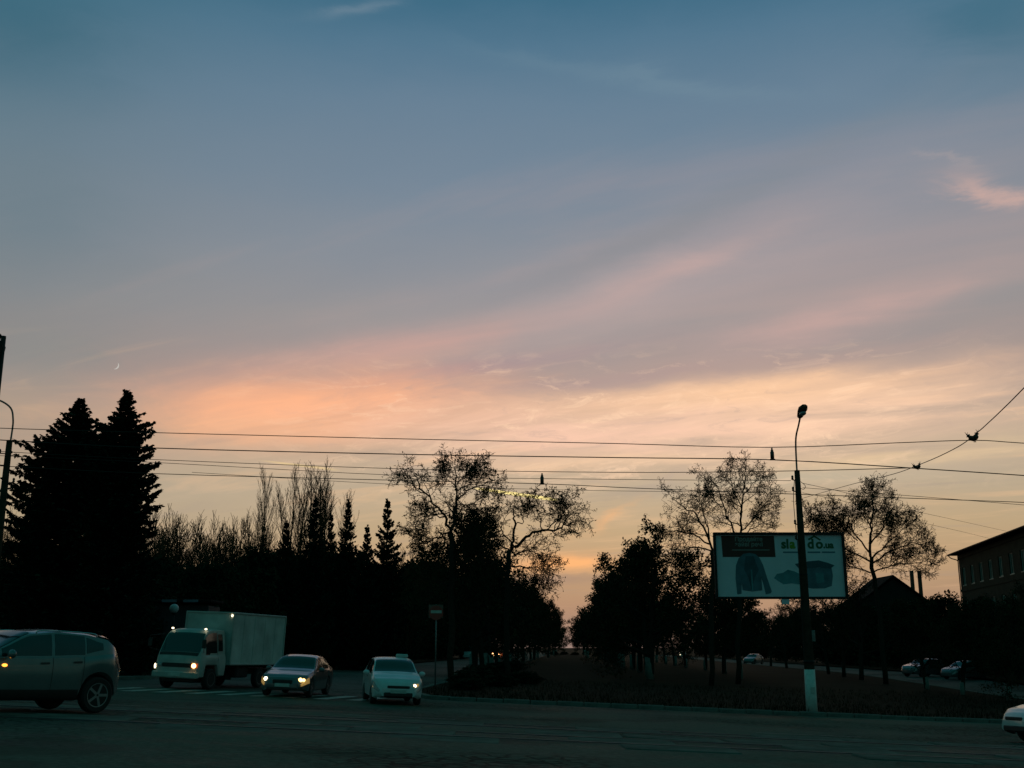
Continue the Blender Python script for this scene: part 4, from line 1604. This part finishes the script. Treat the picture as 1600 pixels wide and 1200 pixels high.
HATCH = dict(L=4.16, W=1.78, r=.345, axles=(.90, 3.53), rf=.62, rb=.50, kf=.36, kb=.34, tumble=.26,
             top=[(0, .60), (.10, .78), (.35, .93), (1.05, 1.06), (1.25, 1.12), (2.05, 1.50), (2.6, 1.56), (3.2, 1.54), (3.66, 1.47), (3.88, 1.30), (4.09, 1.04), (4.16, .90)],
             belt=[(0, .50), (.35, .84), (1.05, .98), (2.2, 1.00), (3.2, 1.06), (3.8, 1.13), (4.16, .84)],
             bot=[(0, .30), (.4, .22), (3.7, .24), (4.16, .36)])
SEDAN = dict(L=4.4, W=1.74, r=.31, axles=(.85, 3.42), rf=.60, rb=.45, kf=.34, kb=.26, tumble=.34,
             top=[(0, .52), (.10, .66), (.35, .77), (1.1, .90), (1.35, .96), (2.05, 1.36), (2.5, 1.43), (3.05, 1.41), (3.35, 1.33), (3.85, 1.03), (4.25, .97), (4.4, .78)],
             belt=[(0, .44), (.35, .70), (1.1, .84), (2.5, .90), (3.6, .93), (4.2, .90), (4.4, .70)],
             bot=[(0, .26), (.4, .19), (3.9, .20), (4.4, .32)])
COMPACT = dict(L=4.04, W=1.70, r=.30, axles=(.82, 3.29), rf=.60, rb=.45, kf=.34, kb=.26, tumble=.30,
               top=[(0, .56), (.10, .72), (.32, .84), (.85, .98), (1.12, 1.04), (1.80, 1.42), (2.3, 1.50), (2.9, 1.49), (3.25, 1.40), (3.6, 1.12), (3.92, 1.04), (4.04, .82)],
               belt=[(0, .46), (.35, .76), (.9, .90), (2.4, .96), (3.4, .99), (3.9, .97), (4.04, .74)],
               bot=[(0, .28), (.4, .19), (3.6, .20), (4.04, .34)])
MINI = dict(L=5.2, W=1.95, r=.34, axles=(.95, 4.0), rf=.4, rb=.2, kf=.22, kb=.10, tumble=.12,
            top=[(0, .70), (.08, .95), (.45, 1.15), (.65, 1.25), (1.35, 2.10), (1.8, 2.25), (5.0, 2.25), (5.2, 2.15)],
            belt=[(0, .55), (.45, 1.05), (1.2, 1.18), (5.2, 1.20)], bot=[(0, .30), (.4, .25), (5.2, .30)])


def car(name, sp, paint, label, rim_m='rim', wind=(1.3, 2.0), rear=(3.3, 3.8), side=((1.5, 2.45), (2.52, 3.3)), spokes=5, detail=True):
    c = Car(sp)
    root = empty(name, (0, 0, 0), 0, label, 'car')
    c.body(paint, root)
    c.across('windscreen', 'glass', root, wind[0], wind[1], 7.45)
    c.across('rear_window', 'glass', root, rear[0], rear[1], 7.4)
    for a_, b_ in side:
        c.patch('side_window', 'glass', root, a_, b_, 5.15, 6.85, (-1, 1), 12, 4, .006)
    wheels(root, c.L, c.W, sp['axles'], sp['r'], .20, spokes, rim_m)
    if detail:
        mirrors(c, root, side[0][0] + .10, interp(sp['belt'], side[0][0]) + .07, paint)
        door_lines(c, root, (side[0][0] - .25, side[0][1] + .03, side[1][1] - .02))
        for xx in (side[0][1] - .14, side[1][1] - .16):
            c.patch('door_handle', 'plastic', root, xx - .09, xx + .09, 3.35, 3.55, (-1, 1), 2, 1, .02)
    return c, root


# --- grey crossover turning towards us
c, suv = car('crossover_car', HATCH, 'silver_car', 'grey crossover with five-spoke alloy wheels on the tram track, amber repeater lit', 'rim',
             (1.28, 2.02), (3.70, 3.90), ((1.45, 2.45), (2.52, 3.16)))
hdv = Vector((-.59, -.81)).normalized()
lf = Vector((-hdv.y, hdv.x))
rear_w = P(150, 1112, 22.3)
xr = HATCH['L'] / 2 - HATCH['axles'][1]
ctr = Vector((rear_w.x, 22.3)) - lf * (HATCH['W'] / 2) - hdv * xr
set_on_ground(suv, ctr.x, ctr.y, hdv.x, hdv.y)
c.patch('quarter_window', 'glass', suv, 3.20, 3.56, 5.25, 6.7, (-1, 1), 6, 4, .006, lambda a_: (5.25 + .35 * a_, 6.75 - .35 * a_))
c.patch('sill_cladding', 'plastic', suv, 1.35, 3.08, .1, 1.5, (-1, 1), 8, 3, .010)
c.patch('tail_lamp', 'tail_lens', suv, 3.86, 4.13, 3.2, 4.4, (-1, 1), 5, 3, .010)
c.patch('headlight', 'lamp_off', suv, .10, .55, 2.9, 3.9, (-1, 1), 6, 3, .008)
p_ = c.S(1.50, 3.2, 1) + Vector((0, .008, 0))
MB().ball(tuple(p_), (.055, .02, .03), 10, 6).build('side_repeater', 'amber', suv, True)
c.patch('repeater_lens', 'amber_dim', suv, 1.45, 1.56, 3.05, 3.32, (1,), 3, 2, .008)
MB().bevel_box((c.L / 2 - .01, 0, .66), (.06, 1.0, .16), .02).build('grille', 'plastic', suv)
MB().bevel_box((c.L / 2 + .0, 0, .40), (.06, 1.2, .10), .02).build('bumper_intake', 'plastic', suv)
c.across('roof_spoiler', 'silver_car', suv, 3.52, 3.74, 7.2, 4, .03)
for sd_ in (-1, 1):
    MB().tube(smooth_line([c.S(2.15, 7.2, sd_) + Vector((0, 0, .01)), c.S(2.3, 7.2, sd_) + Vector((0, 0, .04)), c.S(3.3, 7.2, sd_) + Vector((0, 0, .04)), c.S(3.45, 7.2, sd_) + Vector((0, 0, .01))], 4), .014, 6).build('roof_rail', 'chrome', suv, True)

# --- dark saloon with both headlights on
c, sed = car('saloon_car', SEDAN, 'dark_car', 'dark saloon with both yellow headlights lit beside the cargo truck', 'steel_rim',
             (1.38, 2.06), (3.36, 3.84), ((1.55, 2.42), (2.50, 3.36)))
h_ = Vector((-.06, -1)).normalized()
fr = P(439, 1090, 39.0)
set_on_ground(sed, fr.x - h_.x * 2.2, 39.0 - h_.y * 2.2, h_.x, h_.y)
c.patch('headlight', 'yellow_dim', sed, .06, .42, 2.35, 3.75, (-1, 1), 6, 3, .008)
for y_, r_, m_ in ((.60, .075, 'headlamp_y'), (.72, .055, 'headlamp_y'), (-.62, .07, 'headlamp')):
    MB().ball((c.L / 2 - .10, y_, .60), (.05, r_, r_), 10, 6).build('headlamp_bulb', m_, sed, True)
MB().bevel_box((c.L / 2 - .01, 0, .52), (.05, .70, .14), .02).build('grille', 'plastic', sed)
MB().bevel_box((c.L / 2 - .02, 0, .30), (.06, 1.1, .10), .02).build('bumper_intake', 'plastic', sed)
rails_front(c, sed, 'plate', .41)
for sd_ in (-1, 1):
    MB().tube([c.S(1.42 + .08 * i, 6.2 + .55 * min(1, i / 9), sd_) * 1.0 + Vector((0, 0, .012)) for i in range(0, 24)], .012, 5).build('window_trim', 'chrome', sed)

# --- white compact saloon
c, kal = car('white_saloon_car', COMPACT, 'white_car', 'white compact saloon with one headlight lit and a roof sign, by the median kerb', 'steel_rim',
             (1.14, 1.82), (3.28, 3.62), ((1.32, 2.22), (2.30, 3.14)))
h_ = Vector((.22, -.975)).normalized()
fr = P(621, 1103, 37.0)
set_on_ground(kal, fr.x - h_.x * 2.0, 37.0 - h_.y * 2.0, h_.x, h_.y)
c.patch('headlight', 'lamp_off', kal, .05, .46, 2.45, 3.85, (-1, 1), 6, 3, .008)
MB().ball((c.L / 2 - .085, .54, .63), (.04, .06, .055), 10, 6).build('headlamp_bulb', 'headlamp', kal, True)
MB().ball((c.L / 2 - .125, .64, .66), (.04, .05, .05), 10, 6).build('headlamp_reflector', 'yellow_dim', kal, True)
MB().bevel_box((c.L / 2 - .005, 0, .58), (.04, .74, .085), .015).build('grille', 'plastic', kal)
MB().bevel_box((c.L / 2 - .005, 0, .34), (.05, .95, .13), .02).build('bumper_intake', 'plastic', kal)
rails_front(c, kal, 'plate', .44)
MB().bevel_box((-.45, .35, 1.555), (.16, .42, .12), .03).build('roof_sign', 'plate', kal)

# --- white car nosing in from beyond the lamp post
c, wc = car('white_car', COMPACT, 'white_car', 'white car driving along the road in front of the verge past the lamp post', 'steel_rim',
            (1.14, 1.82), (3.28, 3.62), ((1.32, 2.22), (2.30, 3.14)))
h_ = Vector((-1, -.12)).normalized()
fr = P(1573, 1150, 28.6)
set_on_ground(wc, fr.x - h_.x * 2.02 + .2, 28.6 - h_.y * 2.02, h_.x, h_.y)
c.patch('headlight', 'lamp_off', wc, .05, .46, 2.5, 3.85, (-1, 1), 6, 3, .008)
MB().bevel_box((c.L / 2 - .005, 0, .58), (.04, .74, .085), .015).build('grille', 'plastic', wc)
MB().bevel_box((c.L / 2 - .005, 0, .34), (.05, .95, .13), .02).build('bumper_intake', 'plastic', wc)

# --- cars far off
def far_car(sp, paint, u, Y, h_, label, lamps=None, **kw):
    c, o = car('car', sp, paint, label, 'steel_rim', detail=False, **kw)
    p = GP(u, Y)
    set_on_ground(o, p.x, p.y, *h_)
    c.patch('headlight', 'lamp_off', o, .06, .42, 2.5, 3.8, (-1, 1), 4, 2, .008)
    if lamps:
        for y_ in (-.58, .58):
            MB().ball((c.L / 2 - .03, y_, .66), (.06, lamps[1], lamps[1]), 8, 5).build('headlamp_bulb', lamps[0], o, True)
            if lamps[0] == 'headlamp_o':
                MB().ball((c.L / 2 - .08, y_ * 1.1, .66), (.05, .56, .48), 10, 6).build('headlamp_halo', 'red_glow', o, True)  # emitting ball added for the red halo round the lamp
    return c, o


SK = dict(wind=(1.38, 2.06), rear=(3.36, 3.84), side=((1.55, 2.42), (2.50, 3.36)))
CK = dict(wind=(1.14, 1.82), rear=(3.28, 3.62), side=((1.32, 2.22), (2.30, 3.14)))
far_car(SEDAN, 'dark_car', 775, 205, (.0, -1), 'distant car with two orange headlights coming down the carriageway under the trees', ('headlamp_o', .36), **SK)
c, mn = car('minibus', MINI, 'white_car', 'small distant white minibus parked under the trees of the carriageway', 'steel_rim', (.66, 1.36), (5.05, 5.18), ((1.0, 2.0), (2.1, 4.9)), detail=False)
mn['category'] = 'minibus'
p = GP(732, 195)
set_on_ground(mn, p.x, p.y, 0, -1)
mn.location.z += .5
mn.location.z -= .5
far_car(COMPACT, 'pale_car', 1506, 93, (-.9, -.42), 'pale car parked on the far carriageway below the tall plastered house', None, **CK)
far_car(HATCH, 'dark_car', 1443, 98, (-.85, -.5), 'dark car with a gleaming headlamp on the far carriageway', None, wind=(1.28, 2.02), rear=(3.7, 3.9), side=((1.45, 2.45), (2.52, 3.3)))
far_car(COMPACT, 'pale_car', 1178, 165, (-.6, -.8), 'small pale car far down the far carriageway behind the slim trees', None, **CK)
far_car(SEDAN, 'white_car', 1068, 290, (-.2, -1), 'tiny distant white car at the end of the far carriageway', ('marker', .14), **SK)

# --- cargo truck
hT = Vector((-.29, -.956)).normalized()
TL, TW = 6.1, 2.1
trk = empty('box_truck', (0, 0, 0), 0, 'white box truck with one orange headlight lit and dented cargo box', 'truck')
CAB = dict(L=1.75, W=1.98, r=.38, axles=(), rf=.30, rb=.05, kf=.12, kb=.0, tumble=.13,
           top=[(0, 1.05), (.04, 1.22), (.10, 1.32), (.46, 2.02), (.62, 2.16), (.95, 2.22), (1.75, 2.22)],
           belt=[(0, .80), (.06, 1.18), (.25, 1.24), (1.75, 1.26)], bot=[(0, .48), (.1, .42), (.35, .42), (.42, .86), (1.25, .86), (1.32, .46), (1.75, .46)])
cb = Car(CAB)
cabp = empty('cab', (TL / 2 - CAB['L'] / 2, 0, 0))
cabp.parent = trk
cabm = cb.body('truck_white', cabp)
cb.across('windscreen', 'glass', cabp, .125, .50, 7.35, 8, .010)
for sd_ in (-1, 1):
    pass
cb.patch('door_window', 'glass', cabp, .42, 1.18, 5.1, 6.8, (-1, 1), 10, 4, .008, lambda a_: (4.55 if a_ < .35 else 5.15, 6.8))
cb.patch('rear_quarter_window', 'glass', cabp, 1.26, 1.58, 5.3, 6.7, (-1, 1), 4, 3, .008)
cb.patch('shut_line', 'plastic', cabp, 1.205, 1.225, 1.5, 6.9, (-1, 1), 1, 10, .004)
cb.across('wiper_panel', 'plastic', cabp, .045, .115, 7.25, 3, .006)
nose = TL / 2
MB().bevel_box((nose - .01, 0, .86), (.05, 1.30, .16), .02).build('grille', 'plastic', trk)
MB().bevel_box((nose + .04, 0, .52), (.16, 1.96, .24), .04).build('bumper', 'truck_white', trk)
MB().bevel_box((nose + .125, 0, .52), (.02, .50, .11), .004).build('number_plate', 'plate', trk)
for sd_, m_ in ((1, 'headlamp_o'), (-1, 'lamp_off')):
    hs = MB().bevel_box((nose - .02, sd_ * .74, .86), (.07, .30, .18), .02).build('headlight', 'amber_dim' if sd_ > 0 else 'lamp_off', trk)
    MB().ball((nose + .015, sd_ * .74, .86), (.05, .10, .085), 10, 6).build('headlamp_bulb', m_, hs, True)
MB().ball((nose - .01, -.93, .80), (.04, .04, .10), 8, 5).build('indicator', 'marker', trk, True)
for y_ in (-.72, .72):
    MB().ball((nose - .58, y_, 2.20), (.06, .05, .035), 8, 5).build('marker_lamp', 'marker', trk, True)
for sd_ in (-1, 1):
    mp_ = [(nose - .28, sd_ * .93, 1.35), (nose + .12, sd_ * 1.16, 1.45), (nose + .14, sd_ * 1.18, 1.9), (nose - .40, sd_ * .90, 1.98)]
    a_ = MB().tube(mp_, .012, 5).build('mirror_arm', 'plastic', trk)
    MB().bevel_box((nose + .13, sd_ * 1.16, 1.66), (.05, .17, .32), .02).build('mirror', 'plastic', a_)
# box body
bx0, bx1 = TL / 2 - 1.95, -TL / 2
bc = ((bx0 + bx1) / 2, 0, .92 + .97)
cargo = MB().box(bc, (bx0 - bx1, TW, 1.94)).build('cargo_box', 'box_panel', trk)
for sy in (-1, 1):
    for z_ in (.92, 2.86):
        MB().bevel_box((bc[0], sy * (TW / 2), z_), (bx0 - bx1 + .03, .07, .07), .012).build('edge_rail', 'truck_white', cargo)
    for x_ in (bx0, bx1):
        MB().bevel_box((x_, sy * (TW / 2), 1.89), (.07, .072, 2.0), .012).build('corner_post', 'truck_white', cargo)
for x_ in (bx0, bx1):
    for z_ in (.92, 2.86):
        MB().bevel_box((x_, 0, z_), (.068, TW, .068), .012).build('edge_rail', 'truck_white', cargo)
for sy in (-1, 1):
    for k in range(1, 5):
        MB().bevel_box((bx1 + (bx0 - bx1) * k / 5, sy * (TW / 2 + .004), 1.89), (.035, .014, 1.84), .003).build('panel_rib', 'box_panel', cargo)
MB().ball((bx0 + .03, TW / 2 - .06, 2.76), (.05, .05, .05), 8, 5).build('marker_lamp', 'marker', trk, True)
MB().bevel_box((-.2, 0, .62), (TL - .5, .80, .22), .02).build('chassis', 'dark_steel', trk)
MB().bevel_box((-.1, .72, .60), (.9, .42, .40), .05).build('fuel_tank', 'dark_steel', trk)
MB().bevel_box((-.1, -.72, .60), (.7, .42, .36), .05).build('battery_box', 'dark_steel', trk)
wheels(trk, TL, TW - .04, (.82, 4.45), .38, .24, 6, 'steel_rim')
for sd_ in (-1, 1):
    MB().bevel_box((TL / 2 - 5.0, sd_ * .86, .45), (.02, .40, .46), .004).build('mud_flap', 'plastic', trk)
fT = P(272, 1076, 41.8)
set_on_ground(trk, fT.x - hT.x * TL / 2, 41.8 - hT.y * TL / 2, hT.x, hT.y)


# ------------------------------------------------------------------ houses
def window(root, x, z, w_, h_, y, wm='frame'):
    """casement on a wall facing -y: frame with mullion and transom, each pane by itself"""
    mb = MB()
    f_ = .07
    for c_, d_ in (((x, y, z + h_ / 2 - f_ / 2), (w_, .10, f_)), ((x, y, z - h_ / 2 + f_ / 2), (w_, .10, f_)), ((x - w_ / 2 + f_ / 2, y, z), (f_, .098, h_ - 2 * f_)),
                   ((x + w_ / 2 - f_ / 2, y, z), (f_, .098, h_ - 2 * f_)), ((x, y, z), (f_, .096, h_ - 2 * f_))):
        mb.box(c_, d_)
    o = mb.build('window', wm, root)
    MB().box((x, y - .05, z - h_ / 2 - .04), (w_ + .2, .2, .06)).build('sill', 'frame', o)
    for sx in (-1, 1):
        MB().box((x + sx * w_ / 4, y + .02, z), (w_ / 2 - 1.5 * f_, .012, h_ - 2 * f_)).build('pane', 'house_glass', o)


# two-storey house; its long wall runs away from us
A3 = P(1497, 868, 112)
B3 = P(1625, 815, 84)
ax_ = Vector((A3.x, 112))
bx_ = Vector((B3.x, 84))
dv = (bx_ - ax_)
Lh = dv.length * 1.35
gh_ = min(gz(ax_.x, 112), gz(bx_.x, 84))
ang = math.atan2(dv.y, dv.x)
HH = A3.z - gh_
house = empty('town_house', (ax_.x, ax_.y, gh_), ang, 'tall plastered house with overhanging dark roof and pale window frames', 'house')
# local frame: x along the wall towards us, wall face at y=0 looking to -y
DP = 9.0
nwin = 11
ww, wh = 1.25, 1.75
zs_ = (HH - 2.2, HH - 5.5, HH - 8.8)
bayw = Lh / nwin


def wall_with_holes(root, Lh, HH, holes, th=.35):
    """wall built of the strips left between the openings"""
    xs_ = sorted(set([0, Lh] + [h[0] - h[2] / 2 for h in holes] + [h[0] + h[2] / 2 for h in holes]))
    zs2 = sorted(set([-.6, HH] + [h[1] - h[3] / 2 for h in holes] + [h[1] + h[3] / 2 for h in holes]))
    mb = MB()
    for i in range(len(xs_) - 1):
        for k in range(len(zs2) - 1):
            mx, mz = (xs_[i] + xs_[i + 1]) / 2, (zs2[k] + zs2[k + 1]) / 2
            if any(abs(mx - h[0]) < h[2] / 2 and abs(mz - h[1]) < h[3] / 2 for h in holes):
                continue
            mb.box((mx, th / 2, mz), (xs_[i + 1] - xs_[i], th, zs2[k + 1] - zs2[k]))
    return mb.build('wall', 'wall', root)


holes = [((i + .5) * bayw, z_, ww, wh) for i in range(nwin) for z_ in zs_ if z_ - wh / 2 > .2]
wall_with_holes(house, Lh, HH, holes)
for h in holes:
    window(house, h[0], h[1], ww - .02, wh - .02, .14)
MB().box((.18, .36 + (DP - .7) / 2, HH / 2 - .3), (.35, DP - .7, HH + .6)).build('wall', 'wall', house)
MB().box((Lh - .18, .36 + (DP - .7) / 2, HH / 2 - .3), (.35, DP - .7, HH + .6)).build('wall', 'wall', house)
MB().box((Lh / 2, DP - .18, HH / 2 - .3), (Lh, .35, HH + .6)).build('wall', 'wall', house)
MB().box((Lh / 2, 3.0, HH - 3.6), (Lh - .8, 4.8, .12)).build('inner_floor', 'wall2', house)
MB().box((Lh / 2, 5.2, HH / 2), (Lh - .8, .12, HH - .2)).build('inner_wall', 'wall2', house)
rf = MB()
vs = [(-.7, -.8, HH + .02), (Lh + .7, -.8, HH + .02), (Lh + .7, DP + .8, HH + .02), (-.7, DP + .8, HH + .02), (3.2, DP / 2, HH + 1.9), (Lh - 3.2, DP / 2, HH + 1.9),
      (-.7, -.8, HH + .20), (Lh + .7, -.8, HH + .20), (Lh + .7, DP + .8, HH + .20), (-.7, DP + .8, HH + .20)]
rf.add(vs, [(3, 2, 1, 0), (0, 1, 7, 6), (1, 2, 8, 7), (2, 3, 9, 8), (3, 0, 6, 9), (6, 7, 5, 4), (8, 9, 4, 5), (7, 8, 5), (9, 6, 4)])
ro = rf.build('roof', 'roof', house)
MB().tube([(-.75, -.86, HH + .10), (Lh + .75, -.86, HH + .10)], .07, 8).build('gutter', 'rust', ro)
MB().tube(smooth_line([(-.6, -.84, HH + .06), (-.45, -.6, HH - .25), (.12, -.10, HH - .55), (.12, -.10, HH - 1.2), (.12, -.10, .2)], 4), .05, 8).build('downpipe', 'rust', house)
MB().box((Lh / 2, -.05, HH - .22), (Lh, .10, .35)).build('cornice', 'wall', house)
MB().box((Lh / 2, -.03, HH - 3.55), (Lh, .06, .25)).build('string_course', 'wall', house)

# single-storey house with chimneys beyond the trees
YC_ = 150
l_, r_ = P(1325, 955, YC_), P(1470, 940, YC_)
rg = P(1402, 898, YC_)
gg_ = min(gz(l_.x, YC_), gz(r_.x, YC_))
cw = (r_.x - l_.x) / 2
hs = empty('gabled_house', ((l_.x + r_.x) / 2, YC_, gg_ - .2), 0, 'low house with a dark gable and two chimneys behind the trees', 'house')
eave = P(1400, 950, YC_).z - gg_
apex = rg.z - gg_
hl = [(-cw * .35, 1.9, 1.1, 1.3), (cw * .35, 1.9, 1.1, 1.3)]
hw = empty('tmp', (0, 0, 0))
mbw = MB()
mbw.prism_y([(-cw + .5, 0), (cw - .5, 0), (cw - .5, eave), (cw * .02, apex - .35), (-cw + .5, eave)], 0.0, 8.0)
mbw.build('wall', 'wall2', hs)
bpy.data.objects.remove(hw)
for h in hl:
    window(hs, h[0], h[1], h[2], h[3], -.06)
rfm = MB()
th = .16
rfm.prism_y([(-cw, eave - .25), (0.0, apex), (0.0, apex + th), (-cw - .1, eave - .20)], -.5, 8.5)
rfm.prism_y([(cw, eave - .25), (cw + .1, eave - .20), (0.002, apex + th), (0.002, apex)], -.5, 8.5)
ro = rfm.build('roof', 'roof', hs)
for u_, t_ in ((1424, 892), (1436, 892)):
    cp_ = P(u_, t_, YC_ + 2)
    MB().bevel_box((cp_.x - hs.location.x, 2.0, cp_.z - hs.location.z - 2.6), (.40, .5, 5.2), .02).build('chimney', 'brick', ro)

# kiosk with a sign band, and a globe lamp in front of it
ko = GP(276, 60)
ko.z += .1
kk = empty('kiosk', ko, 0, 'dark street kiosk with two pale sign panels behind the truck', 'kiosk')
kz = P(276, 940, 60).z - ko.z
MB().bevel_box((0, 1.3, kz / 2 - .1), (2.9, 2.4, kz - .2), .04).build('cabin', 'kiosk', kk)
MB().bevel_box((0, 1.2, kz + .02), (3.3, 2.9, .16), .04).build('roof', 'roof', kk)
for sx in (-1, 1):
    MB().bevel_box((sx * .58, -.30, kz + .02), (.80, .05, .14), .01).build('sign_panel', 'kiosk_sign', kk)
    MB().bevel_box((sx * .70, .08, 1.5), (1.05, .03, 1.0), .006).build('window', 'house_glass', kk)
go = GP(272, 57)
go.x = P(272, 952, 57).x
go.z = gz(go.x, 57) + .1
gl = empty('globe_lamp', go, 0, 'white globe lamp on a thin post in front of the kiosk', 'lamp')
gz_ = P(272, 951, 57).z - go.z
MB().tube([(0, 0, -.1), (0, 0, .5), (0, 0, gz_ - .2)], [.07, .05, .04], 10).build('post', 'dark_steel', gl, True)
MB().lathe([(.05, gz_ - .30), (.12, gz_ - .26), (.12, gz_ - .20), (.08, gz_ - .18)], 12).build('collar', 'dark_steel', gl)
MB().ball((0, 0, gz_), .235, 20, 12).build('globe', 'globe', gl, True)

# ------------------------------------------------------------------ moon and vapour trails
DM = 6000.0
mc = P(180, 571, DM)
Rm = (P(180, 564.5, DM) - P(180, 578, DM)).length * .43
mo = MB()
pts = []
N_ = 18
vs, fs = [], []
right = Vector((1, 0, 0))
upv = Vector((0, -SP, CP))
fw = (mc - Vector((0, 0, EYE))).normalized()
tl = math.radians(-32)
for i in range(N_ + 1):
    a_ = -math.pi / 2 + math.pi * i / N_
    for k, (kx, dp) in enumerate(((1.0, 0), (.82, -.2), (.64, 0))):
        x, y = math.cos(a_) * kx * Rm, math.sin(a_) * Rm
        x, y = x * math.cos(tl) - y * math.sin(tl), x * math.sin(tl) + y * math.cos(tl)
        q = right * x + upv * y + fw * (dp * Rm * math.cos(a_))
        vs.append(tuple(q))
for i in range(N_):
    for k in range(3):
        k2 = (k + 1) % 3
        fs.append((i * 3 + k, i * 3 + k2, i * 3 + 3 + k2, i * 3 + 3 + k))
mo.add(vs, fs)
M['moon'] = emit('moonlight', (1.0, .94, .86), .60, (.1, .1, .1))
o = mo.build('moon', 'moon', None, False, mc)
tag(o, 'thin crescent moon standing in the dusk sky above the spruces', 'moon')


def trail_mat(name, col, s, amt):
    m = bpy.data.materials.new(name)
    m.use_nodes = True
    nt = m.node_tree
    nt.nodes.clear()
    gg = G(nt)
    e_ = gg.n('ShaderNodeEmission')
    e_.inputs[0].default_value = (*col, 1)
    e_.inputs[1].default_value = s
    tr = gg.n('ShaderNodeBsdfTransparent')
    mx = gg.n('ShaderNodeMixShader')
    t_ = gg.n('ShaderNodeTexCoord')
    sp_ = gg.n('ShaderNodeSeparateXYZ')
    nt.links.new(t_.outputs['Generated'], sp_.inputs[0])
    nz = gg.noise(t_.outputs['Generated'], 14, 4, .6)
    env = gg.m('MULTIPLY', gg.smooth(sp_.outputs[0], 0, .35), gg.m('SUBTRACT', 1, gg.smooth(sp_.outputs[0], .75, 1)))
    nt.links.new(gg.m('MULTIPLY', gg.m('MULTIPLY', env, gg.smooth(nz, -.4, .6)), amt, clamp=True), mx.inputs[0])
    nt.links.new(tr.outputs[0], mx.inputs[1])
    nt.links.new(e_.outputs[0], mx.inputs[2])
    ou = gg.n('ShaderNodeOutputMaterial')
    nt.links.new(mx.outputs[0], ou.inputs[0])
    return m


M['trail'] = trail_mat('vapour_sun_glow', lin((255, 230, 150)), 1.15, 3.0)  # sunlight on the vapour is put in as emission
M['trail_faint'] = trail_mat('faint_vapour_sun_glow', lin((246, 214, 150)), .95, .30)
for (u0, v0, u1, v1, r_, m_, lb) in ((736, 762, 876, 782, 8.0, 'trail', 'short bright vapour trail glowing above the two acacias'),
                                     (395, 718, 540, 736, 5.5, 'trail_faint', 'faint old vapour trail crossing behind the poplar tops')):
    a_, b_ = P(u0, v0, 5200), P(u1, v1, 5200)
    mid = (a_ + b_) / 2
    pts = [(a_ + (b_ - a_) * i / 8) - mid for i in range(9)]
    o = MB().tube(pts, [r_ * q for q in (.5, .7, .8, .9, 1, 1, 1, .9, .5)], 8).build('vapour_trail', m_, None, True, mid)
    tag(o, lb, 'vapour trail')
